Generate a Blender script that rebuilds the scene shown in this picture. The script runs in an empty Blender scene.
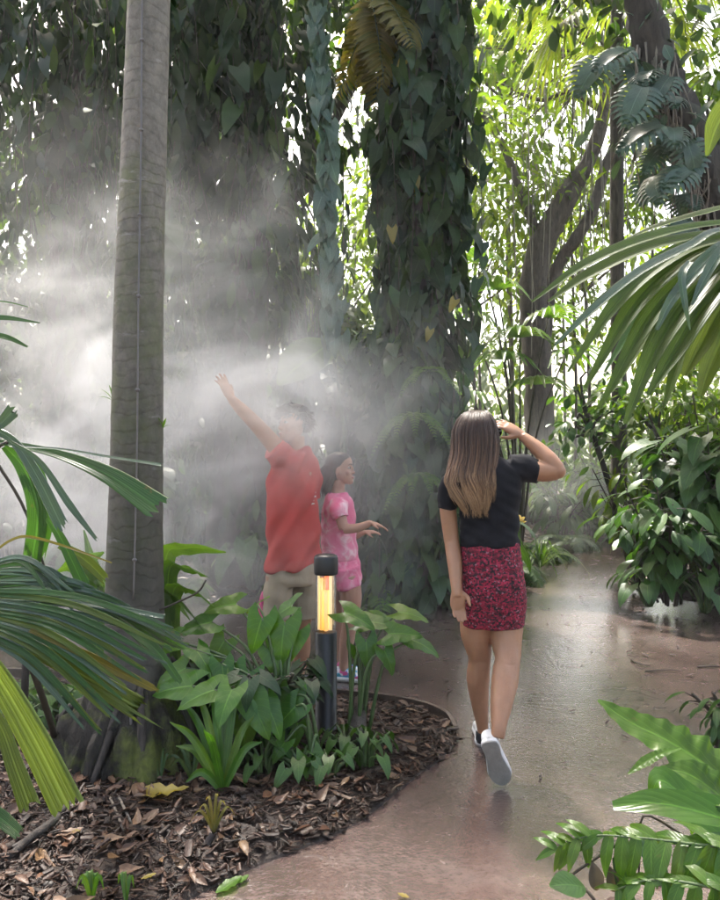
import bpy, math, random
import numpy as np
from mathutils import Vector, Matrix

SC = bpy.context.scene
R = math.radians
# ------------------------------------------------------------------ camera
CAMH, FPX, CX, CY = 1.5, 720.0, 360.0, 450.0
cam_data = bpy.data.cameras.new('camera')
cam = bpy.data.objects.new('camera', cam_data)
SC.collection.objects.link(cam)
cam.location = (0, 0, CAMH)
cam.rotation_euler = (R(90), 0, 0)
cam_data.sensor_width = 36
cam_data.lens = 28.8
cam_data.clip_start = 0.05
cam_data.clip_end = 600
SC.camera = cam
# ------------------------------------------------------------------ sky, sun, exposure
SUN_EL, SUN_AZ = 60.0, -14.0            # azimuth from the view direction, + = to the right
world = bpy.data.worlds.new('World')
SC.world = world
world.use_nodes = True
wt = world.node_tree
sky = wt.nodes.new('ShaderNodeTexSky')
sky.sky_type = 'NISHITA'
sky.sun_disc = False
sky.sun_elevation = R(SUN_EL)
sky.sun_rotation = R(SUN_AZ)
sky.dust_density = 6.0
sky.air_density = 1.0
sky.ozone_density = 1.0
bg = wt.nodes['Background']
bg.inputs['Strength'].default_value = 0.12
tint = wt.nodes.new('ShaderNodeMix'); tint.data_type = 'RGBA'; tint.blend_type = 'MULTIPLY'; tint.inputs[0].default_value = 1.0
tint.inputs[7].default_value = (1.07, 1.0, .88, 1)          # hazy, warm white sky
wt.links.new(sky.outputs[0], tint.inputs[6]); wt.links.new(tint.outputs[2], bg.inputs['Color'])
sl = bpy.data.lights.new('sun', 'SUN')
sl.energy = 3.3
sl.angle = R(4.0)
sl.color = (1.0, 0.96, 0.90)
sun = bpy.data.objects.new('sun', sl)
SC.collection.objects.link(sun)
S = Vector((math.cos(R(SUN_EL)) * math.sin(R(SUN_AZ)), math.cos(R(SUN_EL)) * math.cos(R(SUN_AZ)), math.sin(R(SUN_EL))))
sun.rotation_euler = S.to_track_quat('Z', 'Y').to_euler()
sun.location = S * 50
SC.view_settings.view_transform = 'Standard'
SC.view_settings.look = 'None'
SC.view_settings.gamma = 1
SC.view_settings.use_curve_mapping = False
SC.view_settings.exposure = 2.35
SC.render.engine = 'CYCLES'
cy = SC.cycles
cy.use_denoising = True
cy.max_bounces = 5
cy.diffuse_bounces = 3
cy.glossy_bounces = 3
cy.transmission_bounces = 4
cy.volume_bounces = 1
cy.transparent_max_bounces = 12
cy.sample_clamp_indirect = 6
cy.caustics_reflective = False
cy.caustics_refractive = False

random.seed(7)
RNG = np.random.default_rng(11)

# ------------------------------------------------------------------ helpers
def px(x, y, d):
    return Vector(((x - CX) / FPX * d, d, CAMH - (y - CY) / FPX * d))
def gp(x, y, z=0.0):
    d = (CAMH - z) * FPX / (y - CY)
    return Vector(((x - CX) / FPX * d, d, z))
def V3(a): return Vector(a)

class Geo:
    def __init__(s): s.V = []; s.Q = []; s.U = []; s.n = 0
    def add(s, V, Q, U=None):
        V = np.asarray(V, dtype=np.float64).reshape(-1, 3); Q = np.asarray(Q, dtype=np.int64).reshape(-1, 4)
        s.V.append(V); s.Q.append(Q + s.n)
        s.U.append(np.zeros((len(V), 2)) if U is None else np.asarray(U, dtype=np.float64).reshape(-1, 2))
        s.n += len(V)
        return s
    def arrays(s):
        return np.concatenate(s.V), np.concatenate(s.Q), np.concatenate(s.U)

def mesh_from(name, V, Q, U=None, smooth=True):
    me = bpy.data.meshes.new(name)
    V = np.ascontiguousarray(V, dtype=np.float32); Q = np.ascontiguousarray(Q, dtype=np.int32)
    me.vertices.add(len(V)); me.vertices.foreach_set('co', V.ravel())
    me.loops.add(Q.size); me.loops.foreach_set('vertex_index', Q.ravel())
    me.polygons.add(len(Q))
    me.polygons.foreach_set('loop_start', np.arange(0, Q.size, 4, dtype=np.int32))
    me.polygons.foreach_set('loop_total', np.full(len(Q), 4, dtype=np.int32))
    if U is not None:
        uvl = me.uv_layers.new(name='UVMap')
        uvl.data.foreach_set('uv', np.ascontiguousarray(U[Q.ravel()], dtype=np.float32).ravel())
    me.update(calc_edges=True)
    me.validate()
    if smooth:
        me.polygons.foreach_set('use_smooth', np.ones(len(me.polygons), dtype=bool))
    return me

ROOT = {}
def link(name, me, mat, parent=None):
    o = bpy.data.objects.new(name, me)
    SC.collection.objects.link(o)
    if mat is not None and me is not None:
        me.materials.clear(); me.materials.append(mat)
    if parent is not None: o.parent = parent
    return o
def origin(parent):
    p = parent
    while p is not None:
        if p.name in ROOT: return ROOT[p.name]
        p = p.parent
    return np.zeros(3)
def mk(name, geo, mat, parent=None, smooth=True):
    V, Q, U = geo.arrays()
    return link(name, mesh_from(name, V - origin(parent), Q, U, smooth), mat, parent)
def tag(o, label=None, cat=None, group=None, kind=None):
    if label: o['label'] = label
    if cat: o['category'] = cat
    if group: o['group'] = group
    if kind: o['kind'] = kind
    return o
def thing(name, label, cat, loc, group=None):
    o = bpy.data.objects.new(name, None)
    SC.collection.objects.link(o)
    o.empty_display_size = 0.1
    o.location = loc
    ROOT[o.name] = np.array(loc, dtype=float)
    return tag(o, label, cat, group)
def copy_tree(o, loc, rz, sc, label, group=None):
    c = o.copy(); SC.collection.objects.link(c)
    c.location = loc; c.rotation_euler = (0, 0, rz); c.scale = (sc, sc, sc)
    c['label'] = label
    if group: c['group'] = group
    for ch in list(o.children):
        k = ch.copy(); SC.collection.objects.link(k); k.parent = c
        for g in list(ch.children):
            h = g.copy(); SC.collection.objects.link(h); h.parent = k
    return c

# ---- shapes (all quads)
def spline(P, n):
    P = [np.array(p, dtype=float) for p in P]
    if len(P) == 2: return np.array([P[0] + (P[1] - P[0]) * t for t in np.linspace(0, 1, n)])
    P = np.array(P); m = len(P) - 1
    E = np.vstack([2 * P[0] - P[1], P, 2 * P[-1] - P[-2]])
    out = []
    for t in np.linspace(0, m, n):
        i = min(int(t), m - 1); f = t - i
        a, b, c, d = E[i], E[i + 1], E[i + 2], E[i + 3]
        out.append(.5 * (2 * b + (c - a) * f + (2 * a - 5 * b + 4 * c - d) * f * f + (3 * b - a - 3 * c + d) * f ** 3))
    return np.array(out)
def unit(v):
    v = np.asarray(v, dtype=float)
    return v / (np.linalg.norm(v, axis=-1, keepdims=True) + 1e-12)
def frames(P, hint=(0, 0, 1)):
    T = unit(np.gradient(P, axis=0))
    h = np.array(hint, dtype=float)
    X = np.cross(T, h); bad = np.linalg.norm(X, axis=1) < 1e-3
    if bad.any(): X[bad] = np.cross(T[bad], [0.3, 1, 0.1])
    X = unit(X)
    for i in range(1, len(X)):
        x = X[i - 1] - T[i] * np.dot(X[i - 1], T[i]); X[i] = x / (np.linalg.norm(x) + 1e-9)
    return T, X, np.cross(X, T)
def ringquads(n, seg, off=0):
    i = np.arange(n - 1)[:, None] * seg; j = np.arange(seg)[None, :]; k = (j + 1) % seg
    return np.stack([i + j, i + k, i + seg + k, i + seg + j], -1).reshape(-1, 4) + off
def tube(g, P, r, seg=8, n=None, rough=0.0, cap=True, flat=1.0, hint=(0, 0, 1), lob=0, lobn=5):
    P = spline(P, n) if n else np.array([np.array(p, float) for p in P])
    n = len(P)
    r = np.atleast_1d(np.array(r, float))
    rr = np.interp(np.linspace(0, 1, n), np.linspace(0, 1, len(r)), r)
    T, X, Y = frames(P, hint)
    a = np.linspace(0, 2 * math.pi, seg, endpoint=False)
    k = np.ones((n, seg))
    if rough: k += RNG.normal(0, rough, (n, seg))
    if lob: k += lob * np.sin(lobn * a)[None, :]
    rad = rr[:, None] * k
    V = P[:, None, :] + rad[..., None] * (np.cos(a)[None, :, None] * X[:, None, :] + flat * np.sin(a)[None, :, None] * Y[:, None, :])
    U = np.stack(np.broadcast_arrays(np.linspace(0, 1, seg)[None, :], np.linspace(0, 1, n)[:, None]), -1).reshape(-1, 2)
    V = V.reshape(-1, 3)
    if cap:
        V = np.vstack([np.repeat(P[:1], seg, 0), V, np.repeat(P[-1:], seg, 0)])
        U = np.vstack([U[:seg], U, U[-seg:]])
        n += 2
    g.add(V, ringquads(n, seg), U)
def loft(g, rings, seg=20, n=None, power=2.0):
    """rings: (centre, half axis a, half axis b) - superellipse sections, capped"""
    C = np.array([np.array(r[0], float) for r in rings]); A = np.array([np.array(r[1], float) for r in rings]); B = np.array([np.array(r[2], float) for r in rings])
    if n: C, A, B = spline(C, n), spline(A, n), spline(B, n)
    a = np.linspace(0, 2 * math.pi, seg, endpoint=False)
    ca = np.sign(np.cos(a)) * np.abs(np.cos(a)) ** (2 / power); sa = np.sign(np.sin(a)) * np.abs(np.sin(a)) ** (2 / power)
    V = C[:, None, :] + ca[None, :, None] * A[:, None, :] + sa[None, :, None] * B[:, None, :]
    n = len(C)
    V = np.vstack([np.repeat(C[:1], seg, 0), V.reshape(-1, 3), np.repeat(C[-1:], seg, 0)])
    U = np.stack(np.broadcast_arrays(np.linspace(0, 1, seg)[None, :], np.linspace(0, 1, n + 2)[:, None]), -1).reshape(-1, 2)
    g.add(V, ringquads(n + 2, seg), U)
def ell(g, c, r, rot=None, n=12, seg=16):
    th = np.linspace(0, math.pi, n); ph = np.linspace(0, 2 * math.pi, seg, endpoint=False)
    V = np.stack([np.sin(th)[:, None] * np.cos(ph), np.sin(th)[:, None] * np.sin(ph), np.repeat(np.cos(th)[:, None], seg, 1)], -1).reshape(-1, 3) * np.array(r)
    if rot is not None: V = V @ np.array(rot).T
    g.add(V + np.array(c), ringquads(n, seg))
def lathe(g, c, prof, seg=24):
    a = np.linspace(0, 2 * math.pi, seg, endpoint=False)
    V = np.array([[(c[0] + r * math.cos(t), c[1] + r * math.sin(t), c[2] + z) for t in a] for r, z in prof]).reshape(-1, 3)
    g.add(V, ringquads(len(prof), seg))
def strip(g, P, w, n=14, m=5, fold=0.25, pleat=0.0, jag=0.0, nrm=(0, 0, 1), wave=0.0, wf=6, tiltr=0):
    """a blade along points P; w = full widths along it"""
    P = spline(P, n)
    T, X, Y = frames(P, nrm)
    w = np.interp(np.linspace(0, 1, n), np.linspace(0, 1, len(w)), w)
    u = np.linspace(-1, 1, m)
    V = P[:, None, :] + (w[:, None] * .5 * u)[..., None] * X[:, None, :]
    z = fold * np.abs(u)[None, :] * w[:, None] * .5
    if pleat: z = z + pleat * w[:, None] * ((np.arange(m) % 2) * 2 - 1)[None, :]
    if wave:
        q = np.linspace(0, 1, n); ph = RNG.uniform(0, 6, 4); am = .75 + .45 * np.sin(q * 11 + ph[0]) + RNG.normal(0, .12, n)
        wa = np.sin(wf * 2 * math.pi * q + 1.4 * np.sin(q * 9 + ph[1])) * am; wb = np.sin(wf * 1.83 * math.pi * q + 1.6 * np.sin(q * 7 + ph[2]) + ph[3]) * am
        z = z + wave * w[:, None] * np.where(u > 0, wa[:, None], wb[:, None]) * np.abs(u) ** 1.5
    V = V + z[..., None] * Y[:, None, :]
    if jag:
        j = RNG.uniform(-jag, jag, m); V[-1] += j[:, None] * T[-1]
    U = np.stack(np.broadcast_arrays((u * .5 + .5)[None, :], np.linspace(0, 1, n)[:, None]), -1)
    i = np.arange(n - 1)[:, None] * m; k = np.arange(m - 1)[None, :]
    Q = np.stack([i + k, i + k + 1, i + m + k + 1, i + m + k], -1).reshape(-1, 4)
    g.add(V.reshape(-1, 3), Q, U.reshape(-1, 2))

# ---- leaf templates: along +Y, face +Z
def leafT(n=6, m=5, width=.5, wf=None, fold=.25, droop=.35, lobe=0., wave=0., wfr=3, zig=None):
    v = np.linspace(0, 1, n)
    wv = np.array([wf(t) for t in v]) * width * .5
    u = np.linspace(-1, 1, m)
    X = wv[:, None] * u
    Y = np.repeat(v[:, None], m, 1) - lobe * (np.abs(u) ** 1.3)[None, :] * ((1 - v) ** 3)[:, None]
    Z = fold * np.abs(X) - droop * (v ** 2)[:, None] - droop * .8 * (X ** 2) / max(width, .01)
    Y = Y - .25 * droop * (v ** 3)[:, None]
    if wave: Z = Z + wave * np.sin(v * wfr * 2 * math.pi)[:, None] * np.abs(u)[None, :] ** 1.5 * np.where(u > 0, 1, -.8)[None, :]
    V = np.stack([X, Y, Z], -1).reshape(-1, 3)
    U = np.stack([np.repeat((u * .5 + .5)[None], n, 0), np.repeat(v[:, None], m, 1)], -1).reshape(-1, 2)
    i = np.arange(n - 1)[:, None] * m; k = np.arange(m - 1)[None, :]
    Q = np.stack([i + k, i + k + 1, i + m + k + 1, i + m + k], -1).reshape(-1, 4)
    return V, Q, U
w_heart = lambda t: (max(1e-3, (1 - t)) ** .75) * (0.35 + .65 * min(1, t * 4 + .45)) * (1.05 if t < .5 else 1.05)
w_lance = lambda t: max(.02, math.sin(math.pi * min(1, t * .93 + .04)) ** .9)
w_obov = lambda t: max(.03, math.sin(math.pi * (t ** 1.25)) ** .7) if 0 < t < 1 else .03
w_strap = lambda t: max(.02, min(1, 3 * t + .3) * (1 - t ** 4))
HEART = leafT(7, 5, .78, w_heart, .18, .35, .28)
HEART_LO = leafT(5, 3, .74, w_heart, .2, .35, .22)
LANCE = leafT(6, 3, .34, w_lance, .3, .35)
LANCE_LO = leafT(4, 3, .36, w_lance, .3, .3)
OBOV = leafT(6, 3, .45, w_obov, .25, .3)
ARROW = leafT(12, 9, .86, w_heart, .2, .30, .36, .03, 3)
NEEDLE = leafT(5, 3, .09, w_strap, .5, .35)

def scatter(g, T, pos, dr, nrm, sc, jitter=0.0):
    V, Q, U = T
    pos = np.asarray(pos, float); N = len(pos)
    if N == 0: return
    y = np.asarray(dr, float)
    if jitter: y = y + RNG.normal(0, jitter, (N, 3))
    y = unit(np.broadcast_to(y, (N, 3)))
    nrm = np.broadcast_to(np.asarray(nrm, float), (N, 3))
    if jitter: nrm = nrm + RNG.normal(0, jitter, (N, 3))
    x = unit(np.cross(y, nrm)); z = np.cross(x, y)
    sc = np.broadcast_to(np.asarray(sc, float), (N,))
    W = pos[:, None, :] + sc[:, None, None] * (V[None, :, 0, None] * x[:, None] + V[None, :, 1, None] * y[:, None] + V[None, :, 2, None] * z[:, None])
    QQ = (Q[None] + (np.arange(N) * len(V))[:, None, None]).reshape(-1, 4)
    g.add(W.reshape(-1, 3), QQ, np.tile(U, (N, 1)))

def in_ellipsoid(n, c, r, hollow=0.0):
    d = unit(RNG.normal(0, 1, (n, 3))); q = RNG.uniform(hollow ** 3, 1, n) ** (1 / 3)
    return np.array(c) + d * q[:, None] * np.array(r)
def crown(g, c, r, nclump, per, T, size, spread=.35, hollow=.35, down=.5, branches=None, trunk_pt=None, br=.03):
    C = in_ellipsoid(nclump, c, r, hollow)
    for q in C:
        N = max(3, int(per * RNG.uniform(.5, 1.4)))
        s = spread * RNG.uniform(.6, 1.3)
        p = q + RNG.normal(0, 1, (N, 3)) * np.array([s, s, s * .55])
        d = unit(p - q) + np.array([0, 0, -down])
        nr = np.array([0, 0, 1.0]) + (p - q) / max(s, .01) * .35
        scatter(g, T, p, d, nr, size * RNG.uniform(.6, 1.25, N), .35)
    if branches is not None and trunk_pt is not None:
        for q in C[::2]:
            a = np.array(trunk_pt, float); mid = (a + q) / 2 + np.array([RNG.normal(0, .15), RNG.normal(0, .15), RNG.uniform(-.1, .35)])
            tube(branches, [a, mid, q], [br, br * .6, br * .2], 5, 7)

def frond(gl, gs, base, dirv, length, leaf_len, droop=.6, nl=34, width=.035, leaf_droop=.45, vee=.35, rib=.012, lo=.12):
    """pinnate palm frond; leaflets to gl, rachis to gs"""
    b = np.array(base, float); d = unit(np.array(dirv, float))
    t = np.linspace(0, 1, 12)
    P = b + d * (t * length)[:, None]; P[:, 2] -= droop * length * t ** 2.2
    if gs is not None: tube(gs, P, [rib, rib * .7, rib * .25], 5)
    Tn, X, Y = frames(P)
    tt = np.linspace(lo, .99, nl)
    for s in (-1, 1):
        f = np.array([np.array([np.interp(q, t, A[:, k]) for k in range(3)]) for q in tt for A in (P, Tn, X, Y)]).reshape(nl, 4, 3)
        L = leaf_len * np.sin(np.pi * np.clip(tt * .82 + .16, 0, 1)) ** .6
        dd = f[:, 2] * s + f[:, 1] * (.35 + .5 * tt[:, None]) + f[:, 3] * vee
        scatter(gl, leafT(6, 3, width / leaf_len * 2, w_strap, .4, leaf_droop), f[:, 0], unit(dd), f[:, 3], L, .05)

# ------------------------------------------------------------------ materials
def node(nt, typ, **kw):
    n = nt.nodes.new(typ)
    for k, v in kw.items():
        if k in n.inputs: n.inputs[k].default_value = v
        else: setattr(n, k, v)
    return n
def newmat(name):
    m = bpy.data.materials.new(name); m.use_nodes = True
    nt = m.node_tree
    return m, nt, nt.nodes['Principled BSDF'], nt.nodes['Material Output']
def ramp(nt, fac, stops, interp='LINEAR'):
    r = nt.nodes.new('ShaderNodeValToRGB'); e = r.color_ramp; e.interpolation = interp
    while len(e.elements) < len(stops): e.elements.new(.5)
    for el, (p, c) in zip(e.elements, stops):
        el.position = p; el.color = (c[0], c[1], c[2], 1) if not isinstance(c, (int, float)) else (c, c, c, 1)
    nt.links.new(fac, r.inputs[0])
    return r.outputs[0]
def math_(nt, op, a, b=None, c=None, clamp=False):
    n = nt.nodes.new('ShaderNodeMath'); n.operation = op; n.use_clamp = clamp
    for i, v in enumerate((a, b, c)):
        if v is None: continue
        if isinstance(v, (int, float)): n.inputs[i].default_value = v
        else: nt.links.new(v, n.inputs[i])
    return n.outputs[0]
def mix(nt, fac, a, b, bt='MIX'):
    n = nt.nodes.new('ShaderNodeMix'); n.data_type = 'RGBA'; n.blend_type = bt
    for i, v in ((0, fac), (6, a), (7, b)):
        if isinstance(v, (int, float)): n.inputs[i].default_value = v
        elif isinstance(v, tuple): n.inputs[i].default_value = (*v, 1) if len(v) == 3 else v
        else: nt.links.new(v, n.inputs[i])
    return n.outputs[2]
def coords(nt, out='Object', scale=None):
    tc = nt.nodes.new('ShaderNodeTexCoord'); o = tc.outputs[out]
    if scale is not None:
        mp = node(nt, 'ShaderNodeMapping'); mp.inputs['Scale'].default_value = scale
        nt.links.new(o, mp.inputs[0]); o = mp.outputs[0]
    return o
def noise(nt, vec, scale, detail=4, rough=.55, dist=0., out='Fac'):
    n = node(nt, 'ShaderNodeTexNoise'); n.inputs['Scale'].default_value = scale; n.inputs['Detail'].default_value = detail
    n.inputs['Roughness'].default_value = rough; n.inputs['Distortion'].default_value = dist
    if vec is not None: nt.links.new(vec, n.inputs['Vector'])
    return n.outputs[out]
def bump(nt, h, strength, dist=.01):
    b = node(nt, 'ShaderNodeBump'); b.inputs['Strength'].default_value = strength; b.inputs['Distance'].default_value = dist
    nt.links.new(h, b.inputs['Height'])
    return b.outputs[0]

def leafmat(name, c1, c2, c3, trans=.4, rough=.38, veins=None, spots=None, tcol=None, gloss=.5):
    m, nt, p, out = newmat(name)
    geo = nt.nodes.new('ShaderNodeNewGeometry')
    col = ramp(nt, geo.outputs['Random Per Island'], [(0, c1), (.55, c2), (1, c3)])
    nz = noise(nt, coords(nt), 9, 3)
    col = mix(nt, .5, col, ramp(nt, nz, [(.3, .45), (.7, 1.0)]), 'MULTIPLY')
    if veins:
        uv = coords(nt, 'UV'); sx = nt.nodes.new('ShaderNodeSeparateXYZ'); nt.links.new(uv, sx.inputs[0])
        au = math_(nt, 'ABSOLUTE', math_(nt, 'SUBTRACT', sx.outputs[0], .5))
        if veins == 'pinnate':
            f = math_(nt, 'FRACT', math_(nt, 'SUBTRACT', math_(nt, 'MULTIPLY', sx.outputs[1], 8), math_(nt, 'MULTIPLY', au, 5)))
            ln = math_(nt, 'LESS_THAN', f, .09)
            ln = math_(nt, 'MAXIMUM', math_(nt, 'MULTIPLY', ln, .45), math_(nt, 'LESS_THAN', au, .025))
            h = math_(nt, 'PINGPONG', f, .5)
        else:
            f = math_(nt, 'FRACT', math_(nt, 'MULTIPLY', sx.outputs[0], 11))
            ln = math_(nt, 'MAXIMUM', math_(nt, 'MULTIPLY', math_(nt, 'LESS_THAN', f, .2), .45), math_(nt, 'LESS_THAN', au, .04))
            h = math_(nt, 'PINGPONG', f, .5)
        lc = tuple(min(1, c * 1.7 + .02) for c in c2)
        col = mix(nt, math_(nt, 'MULTIPLY', ln, .55), col, lc)
        nt.links.new(bump(nt, h, .16 if veins == 'pinnate' else .35, .005), p.inputs['Normal'])
    if spots:
        sp = noise(nt, coords(nt), 14, 5, .7)
        col = mix(nt, ramp(nt, sp, [(.63, 0.), (.70, .8)]), col, spots)
    nt.links.new(col, p.inputs['Base Color'])
    p.inputs['Roughness'].default_value = rough
    p.inputs['Specular IOR Level'].default_value = gloss
    tr = nt.nodes.new('ShaderNodeBsdfTranslucent')
    tc = mix(nt, 1.0, col, tcol or (1.6, 1.5, .55), 'MULTIPLY')
    nt.links.new(tc, tr.inputs['Color'])
    ms = nt.nodes.new('ShaderNodeMixShader'); ms.inputs[0].default_value = trans
    nt.links.new(p.outputs[0], ms.inputs[1]); nt.links.new(tr.outputs[0], ms.inputs[2])
    nt.links.new(ms.outputs[0], out.inputs['Surface'])
    return m
def plain(name, col, rough=.5, metal=0., var=.25, scale=20, bmp=.0, spec=.5, col2=None, sss=0):
    m, nt, p, out = newmat(name)
    nz = noise(nt, coords(nt), scale, 5)
    c2 = col2 or tuple(c * (1 - var) for c in col)
    nt.links.new(ramp(nt, nz, [(.3, c2), (.7, col)]), p.inputs['Base Color'])
    p.inputs['Roughness'].default_value = rough; p.inputs['Metallic'].default_value = metal
    p.inputs['Specular IOR Level'].default_value = spec
    if bmp: nt.links.new(bump(nt, noise(nt, coords(nt), scale * 3, 6), bmp), p.inputs['Normal'])
    if sss:
        p.inputs['Subsurface Weight'].default_value = sss; p.inputs['Subsurface Scale'].default_value = .01
        p.inputs['Subsurface Radius'].default_value = (1, .35, .2)
    return m
def barkmat(name, dark, light, moss=None, vscale=(6, 6, 1.2), bmp=.8, rough=.85, mossamt=.55):
    m, nt, p, out = newmat(name)
    n1 = noise(nt, coords(nt, 'Object', vscale), 4, 8, .65, .6)
    col = ramp(nt, n1, [(.32, dark), (.62, light)])
    if moss:
        n2 = noise(nt, coords(nt), 3.0, 6, .65)
        col = mix(nt, ramp(nt, n2, [(mossamt, 0.), (mossamt + .14, 1.)]), col, moss)
    nt.links.new(col, p.inputs['Base Color']); p.inputs['Roughness'].default_value = rough
    nt.links.new(bump(nt, n1, bmp, .02), p.inputs['Normal'])
    return m

M = {}
M['vine'] = leafmat('vine leaf', (.010, .034, .014), (.018, .054, .016), (.05, .105, .018), .28, .40, 'pinnate', gloss=.42)
M['vine_blue'] = leafmat('blue green vine leaf', (.05, .10, .075), (.07, .13, .09), (.09, .15, .09), .25, .35, 'pinnate', gloss=.6)
M['vine_left'] = leafmat('dark vine leaf', (.010, .032, .012), (.018, .052, .015), (.05, .10, .016), .32, .42, gloss=.4)
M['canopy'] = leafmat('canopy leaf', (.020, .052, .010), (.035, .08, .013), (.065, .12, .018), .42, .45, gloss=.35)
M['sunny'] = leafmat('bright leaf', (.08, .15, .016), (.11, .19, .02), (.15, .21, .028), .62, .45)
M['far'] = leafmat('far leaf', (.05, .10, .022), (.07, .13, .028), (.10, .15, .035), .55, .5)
M['shrub'] = leafmat('shrub leaf', (.028, .085, .016), (.042, .12, .018), (.075, .155, .022), .38, .44, 'pinnate', gloss=.6)
M['shrub_bright'] = leafmat('bright shrub leaf', (.07, .15, .018), (.10, .19, .02), (.14, .2, .03), .55, .36, 'pinnate')
M['alocasia'] = leafmat('arrowhead leaf', (.05, .16, .016), (.075, .195, .018), (.12, .22, .022), .5, .28, 'pinnate', gloss=.6)
M['fern'] = leafmat('fern leaf', (.06, .15, .018), (.085, .19, .02), (.12, .20, .03), .5, .3, 'pinnate', spots=(.12, .11, .03))
M['palm_near'] = leafmat('palm leaflet', (.025, .085, .02), (.035, .11, .02), (.07, .14, .02), .4, .3, 'palm', spots=(.13, .11, .03), gloss=.6)
M['palm_blue'] = leafmat('blue green palm leaflet', (.04, .085, .055), (.055, .105, .065), (.07, .12, .06), .2, .26, 'palm', gloss=.7)
M['palm_bright'] = leafmat('bright palm leaflet', (.11, .17, .025), (.12, .18, .03), (.14, .18, .03), .5, .32, 'palm')
M['palm_right'] = leafmat('fan palm leaflet', (.04, .09, .018), (.06, .115, .018), (.10, .14, .02), .45, .36, 'palm', gloss=.5)
M['palm_yellow'] = leafmat('yellowing palm leaflet', (.13, .14, .02), (.17, .15, .02), (.2, .16, .03), .5, .4, 'palm')
M['yellow_leaf'] = leafmat('yellow leaf', (.26, .20, .02), (.3, .24, .04), (.22, .2, .05), .4, .4)
M['grass'] = leafmat('grass blade', (.04, .09, .03), (.06, .12, .035), (.09, .14, .04), .4, .4)
M['stem'] = plain('green stem', (.07, .12, .035), .4, var=.4)
M['stem_dark'] = plain('dark stem', (.05, .04, .025), .6, var=.4)
M['bark'] = barkmat('grey brown bark', (.035, .03, .025), (.12, .10, .085), (.06, .085, .03))
M['bark_dark'] = barkmat('dark bark', (.018, .015, .013), (.06, .05, .042), (.035, .05, .022))
M['bark_far'] = barkmat('pale bark', (.035, .027, .022), (.10, .075, .06))
M['root'] = barkmat('aerial root', (.12, .10, .08), (.28, .24, .19))

# ------------------------------------------------------------------ ground, path, beds
def pathmat():
    m, nt, p, out = newmat('wet stamped concrete')
    tc = coords(nt)
    sx = nt.nodes.new('ShaderNodeSeparateXYZ'); nt.links.new(tc, sx.inputs[0])
    n1 = noise(nt, tc, 1.1, 6, .6, .3)
    n2 = noise(nt, tc, 26, 6, .65)
    n3 = noise(nt, tc, 7, 5, .6, .8)
    col = ramp(nt, n1, [(.3, (.07, .047, .041)), (.55, (.14, .097, .083)), (.75, (.23, .185, .168))])
    col = mix(nt, .6, col, ramp(nt, n2, [(.3, .45), (.7, 1.)]), 'MULTIPLY')
    # saw joint across the walk
    jl = math_(nt, 'ABSOLUTE', math_(nt, 'SUBTRACT', sx.outputs[1], math_(nt, 'ADD', 3.5, math_(nt, 'MULTIPLY', sx.outputs[0], -.03))))
    jl = math_(nt, 'MULTIPLY', math_(nt, 'LESS_THAN', jl, .006), math_(nt, 'GREATER_THAN', sx.outputs[0], .5))
    col = mix(nt, math_(nt, 'MULTIPLY', jl, .6), col, (.05, .03, .025))
    nt.links.new(col, p.inputs['Base Color'])
    r = ramp(nt, n3, [(.35, .12), (.55, .22), (.75, .36)])
    nt.links.new(r, p.inputs['Roughness'])
    p.inputs['Specular IOR Level'].default_value = .6
    p.inputs['Coat Weight'].default_value = 1.0; p.inputs['Coat Roughness'].default_value = .10; p.inputs['Coat IOR'].default_value = 1.75
    # stamped palm leaf prints: ridges fanning out from a few points
    h = math_(nt, 'ADD', math_(nt, 'MULTIPLY', n2, .5), math_(nt, 'MULTIPLY', n3, .9))
    vor = node(nt, 'ShaderNodeTexVoronoi'); vor.inputs['Scale'].default_value = 62; nt.links.new(tc, vor.inputs['Vector'])
    h = math_(nt, 'ADD', h, math_(nt, 'MULTIPLY', vor.outputs['Distance'], .35))
    for (qx, qy, a0, rr) in ((.82, 4.3, .3, .45), (1.35, 4.9, 1.4, .5), (1.9, 4.2, 2.6, .5), (.5, 5.6, .1, .5), (1.5, 6.4, 2.2, .6), (-.4, 6.0, .8, .5), (1.3, 3.0, 1.9, .4)):
        dx = math_(nt, 'SUBTRACT', sx.outputs[0], qx); dy = math_(nt, 'SUBTRACT', sx.outputs[1], qy)
        an = math_(nt, 'ARCTAN2', dy, dx)
        dist = math_(nt, 'SQRT', math_(nt, 'ADD', math_(nt, 'MULTIPLY', dx, dx), math_(nt, 'MULTIPLY', dy, dy)))
        msk = math_(nt, 'MULTIPLY', math_(nt, 'LESS_THAN', math_(nt, 'ABSOLUTE', math_(nt, 'SUBTRACT', an, a0)), .9), math_(nt, 'LESS_THAN', dist, rr))
        msk = math_(nt, 'MULTIPLY', msk, math_(nt, 'GREATER_THAN', dist, .06))
        h = math_(nt, 'ADD', h, math_(nt, 'MULTIPLY', msk, math_(nt, 'MULTIPLY', math_(nt, 'SINE', math_(nt, 'MULTIPLY', an, 26)), .12)))
    h = math_(nt, 'SUBTRACT', h, math_(nt, 'MULTIPLY', jl, 1.5))
    nt.links.new(bump(nt, h, .5, .008), p.inputs['Normal'])
    nt.links.new(bump(nt, math_(nt, 'ADD', h, math_(nt, 'MULTIPLY', noise(nt, tc, 120, 3, .6), .6)), .28, .006), p.inputs['Coat Normal'])
    return m
M['path'] = pathmat()
M['soil'] = plain('dark wet soil', (.05, .034, .025), .7, var=.6, scale=14, bmp=1.0, col2=(.018, .012, .01))
M['lawn'] = plain('forest floor', (.05, .065, .025), .9, var=.5, scale=3, bmp=.8, col2=(.03, .03, .018))

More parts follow.
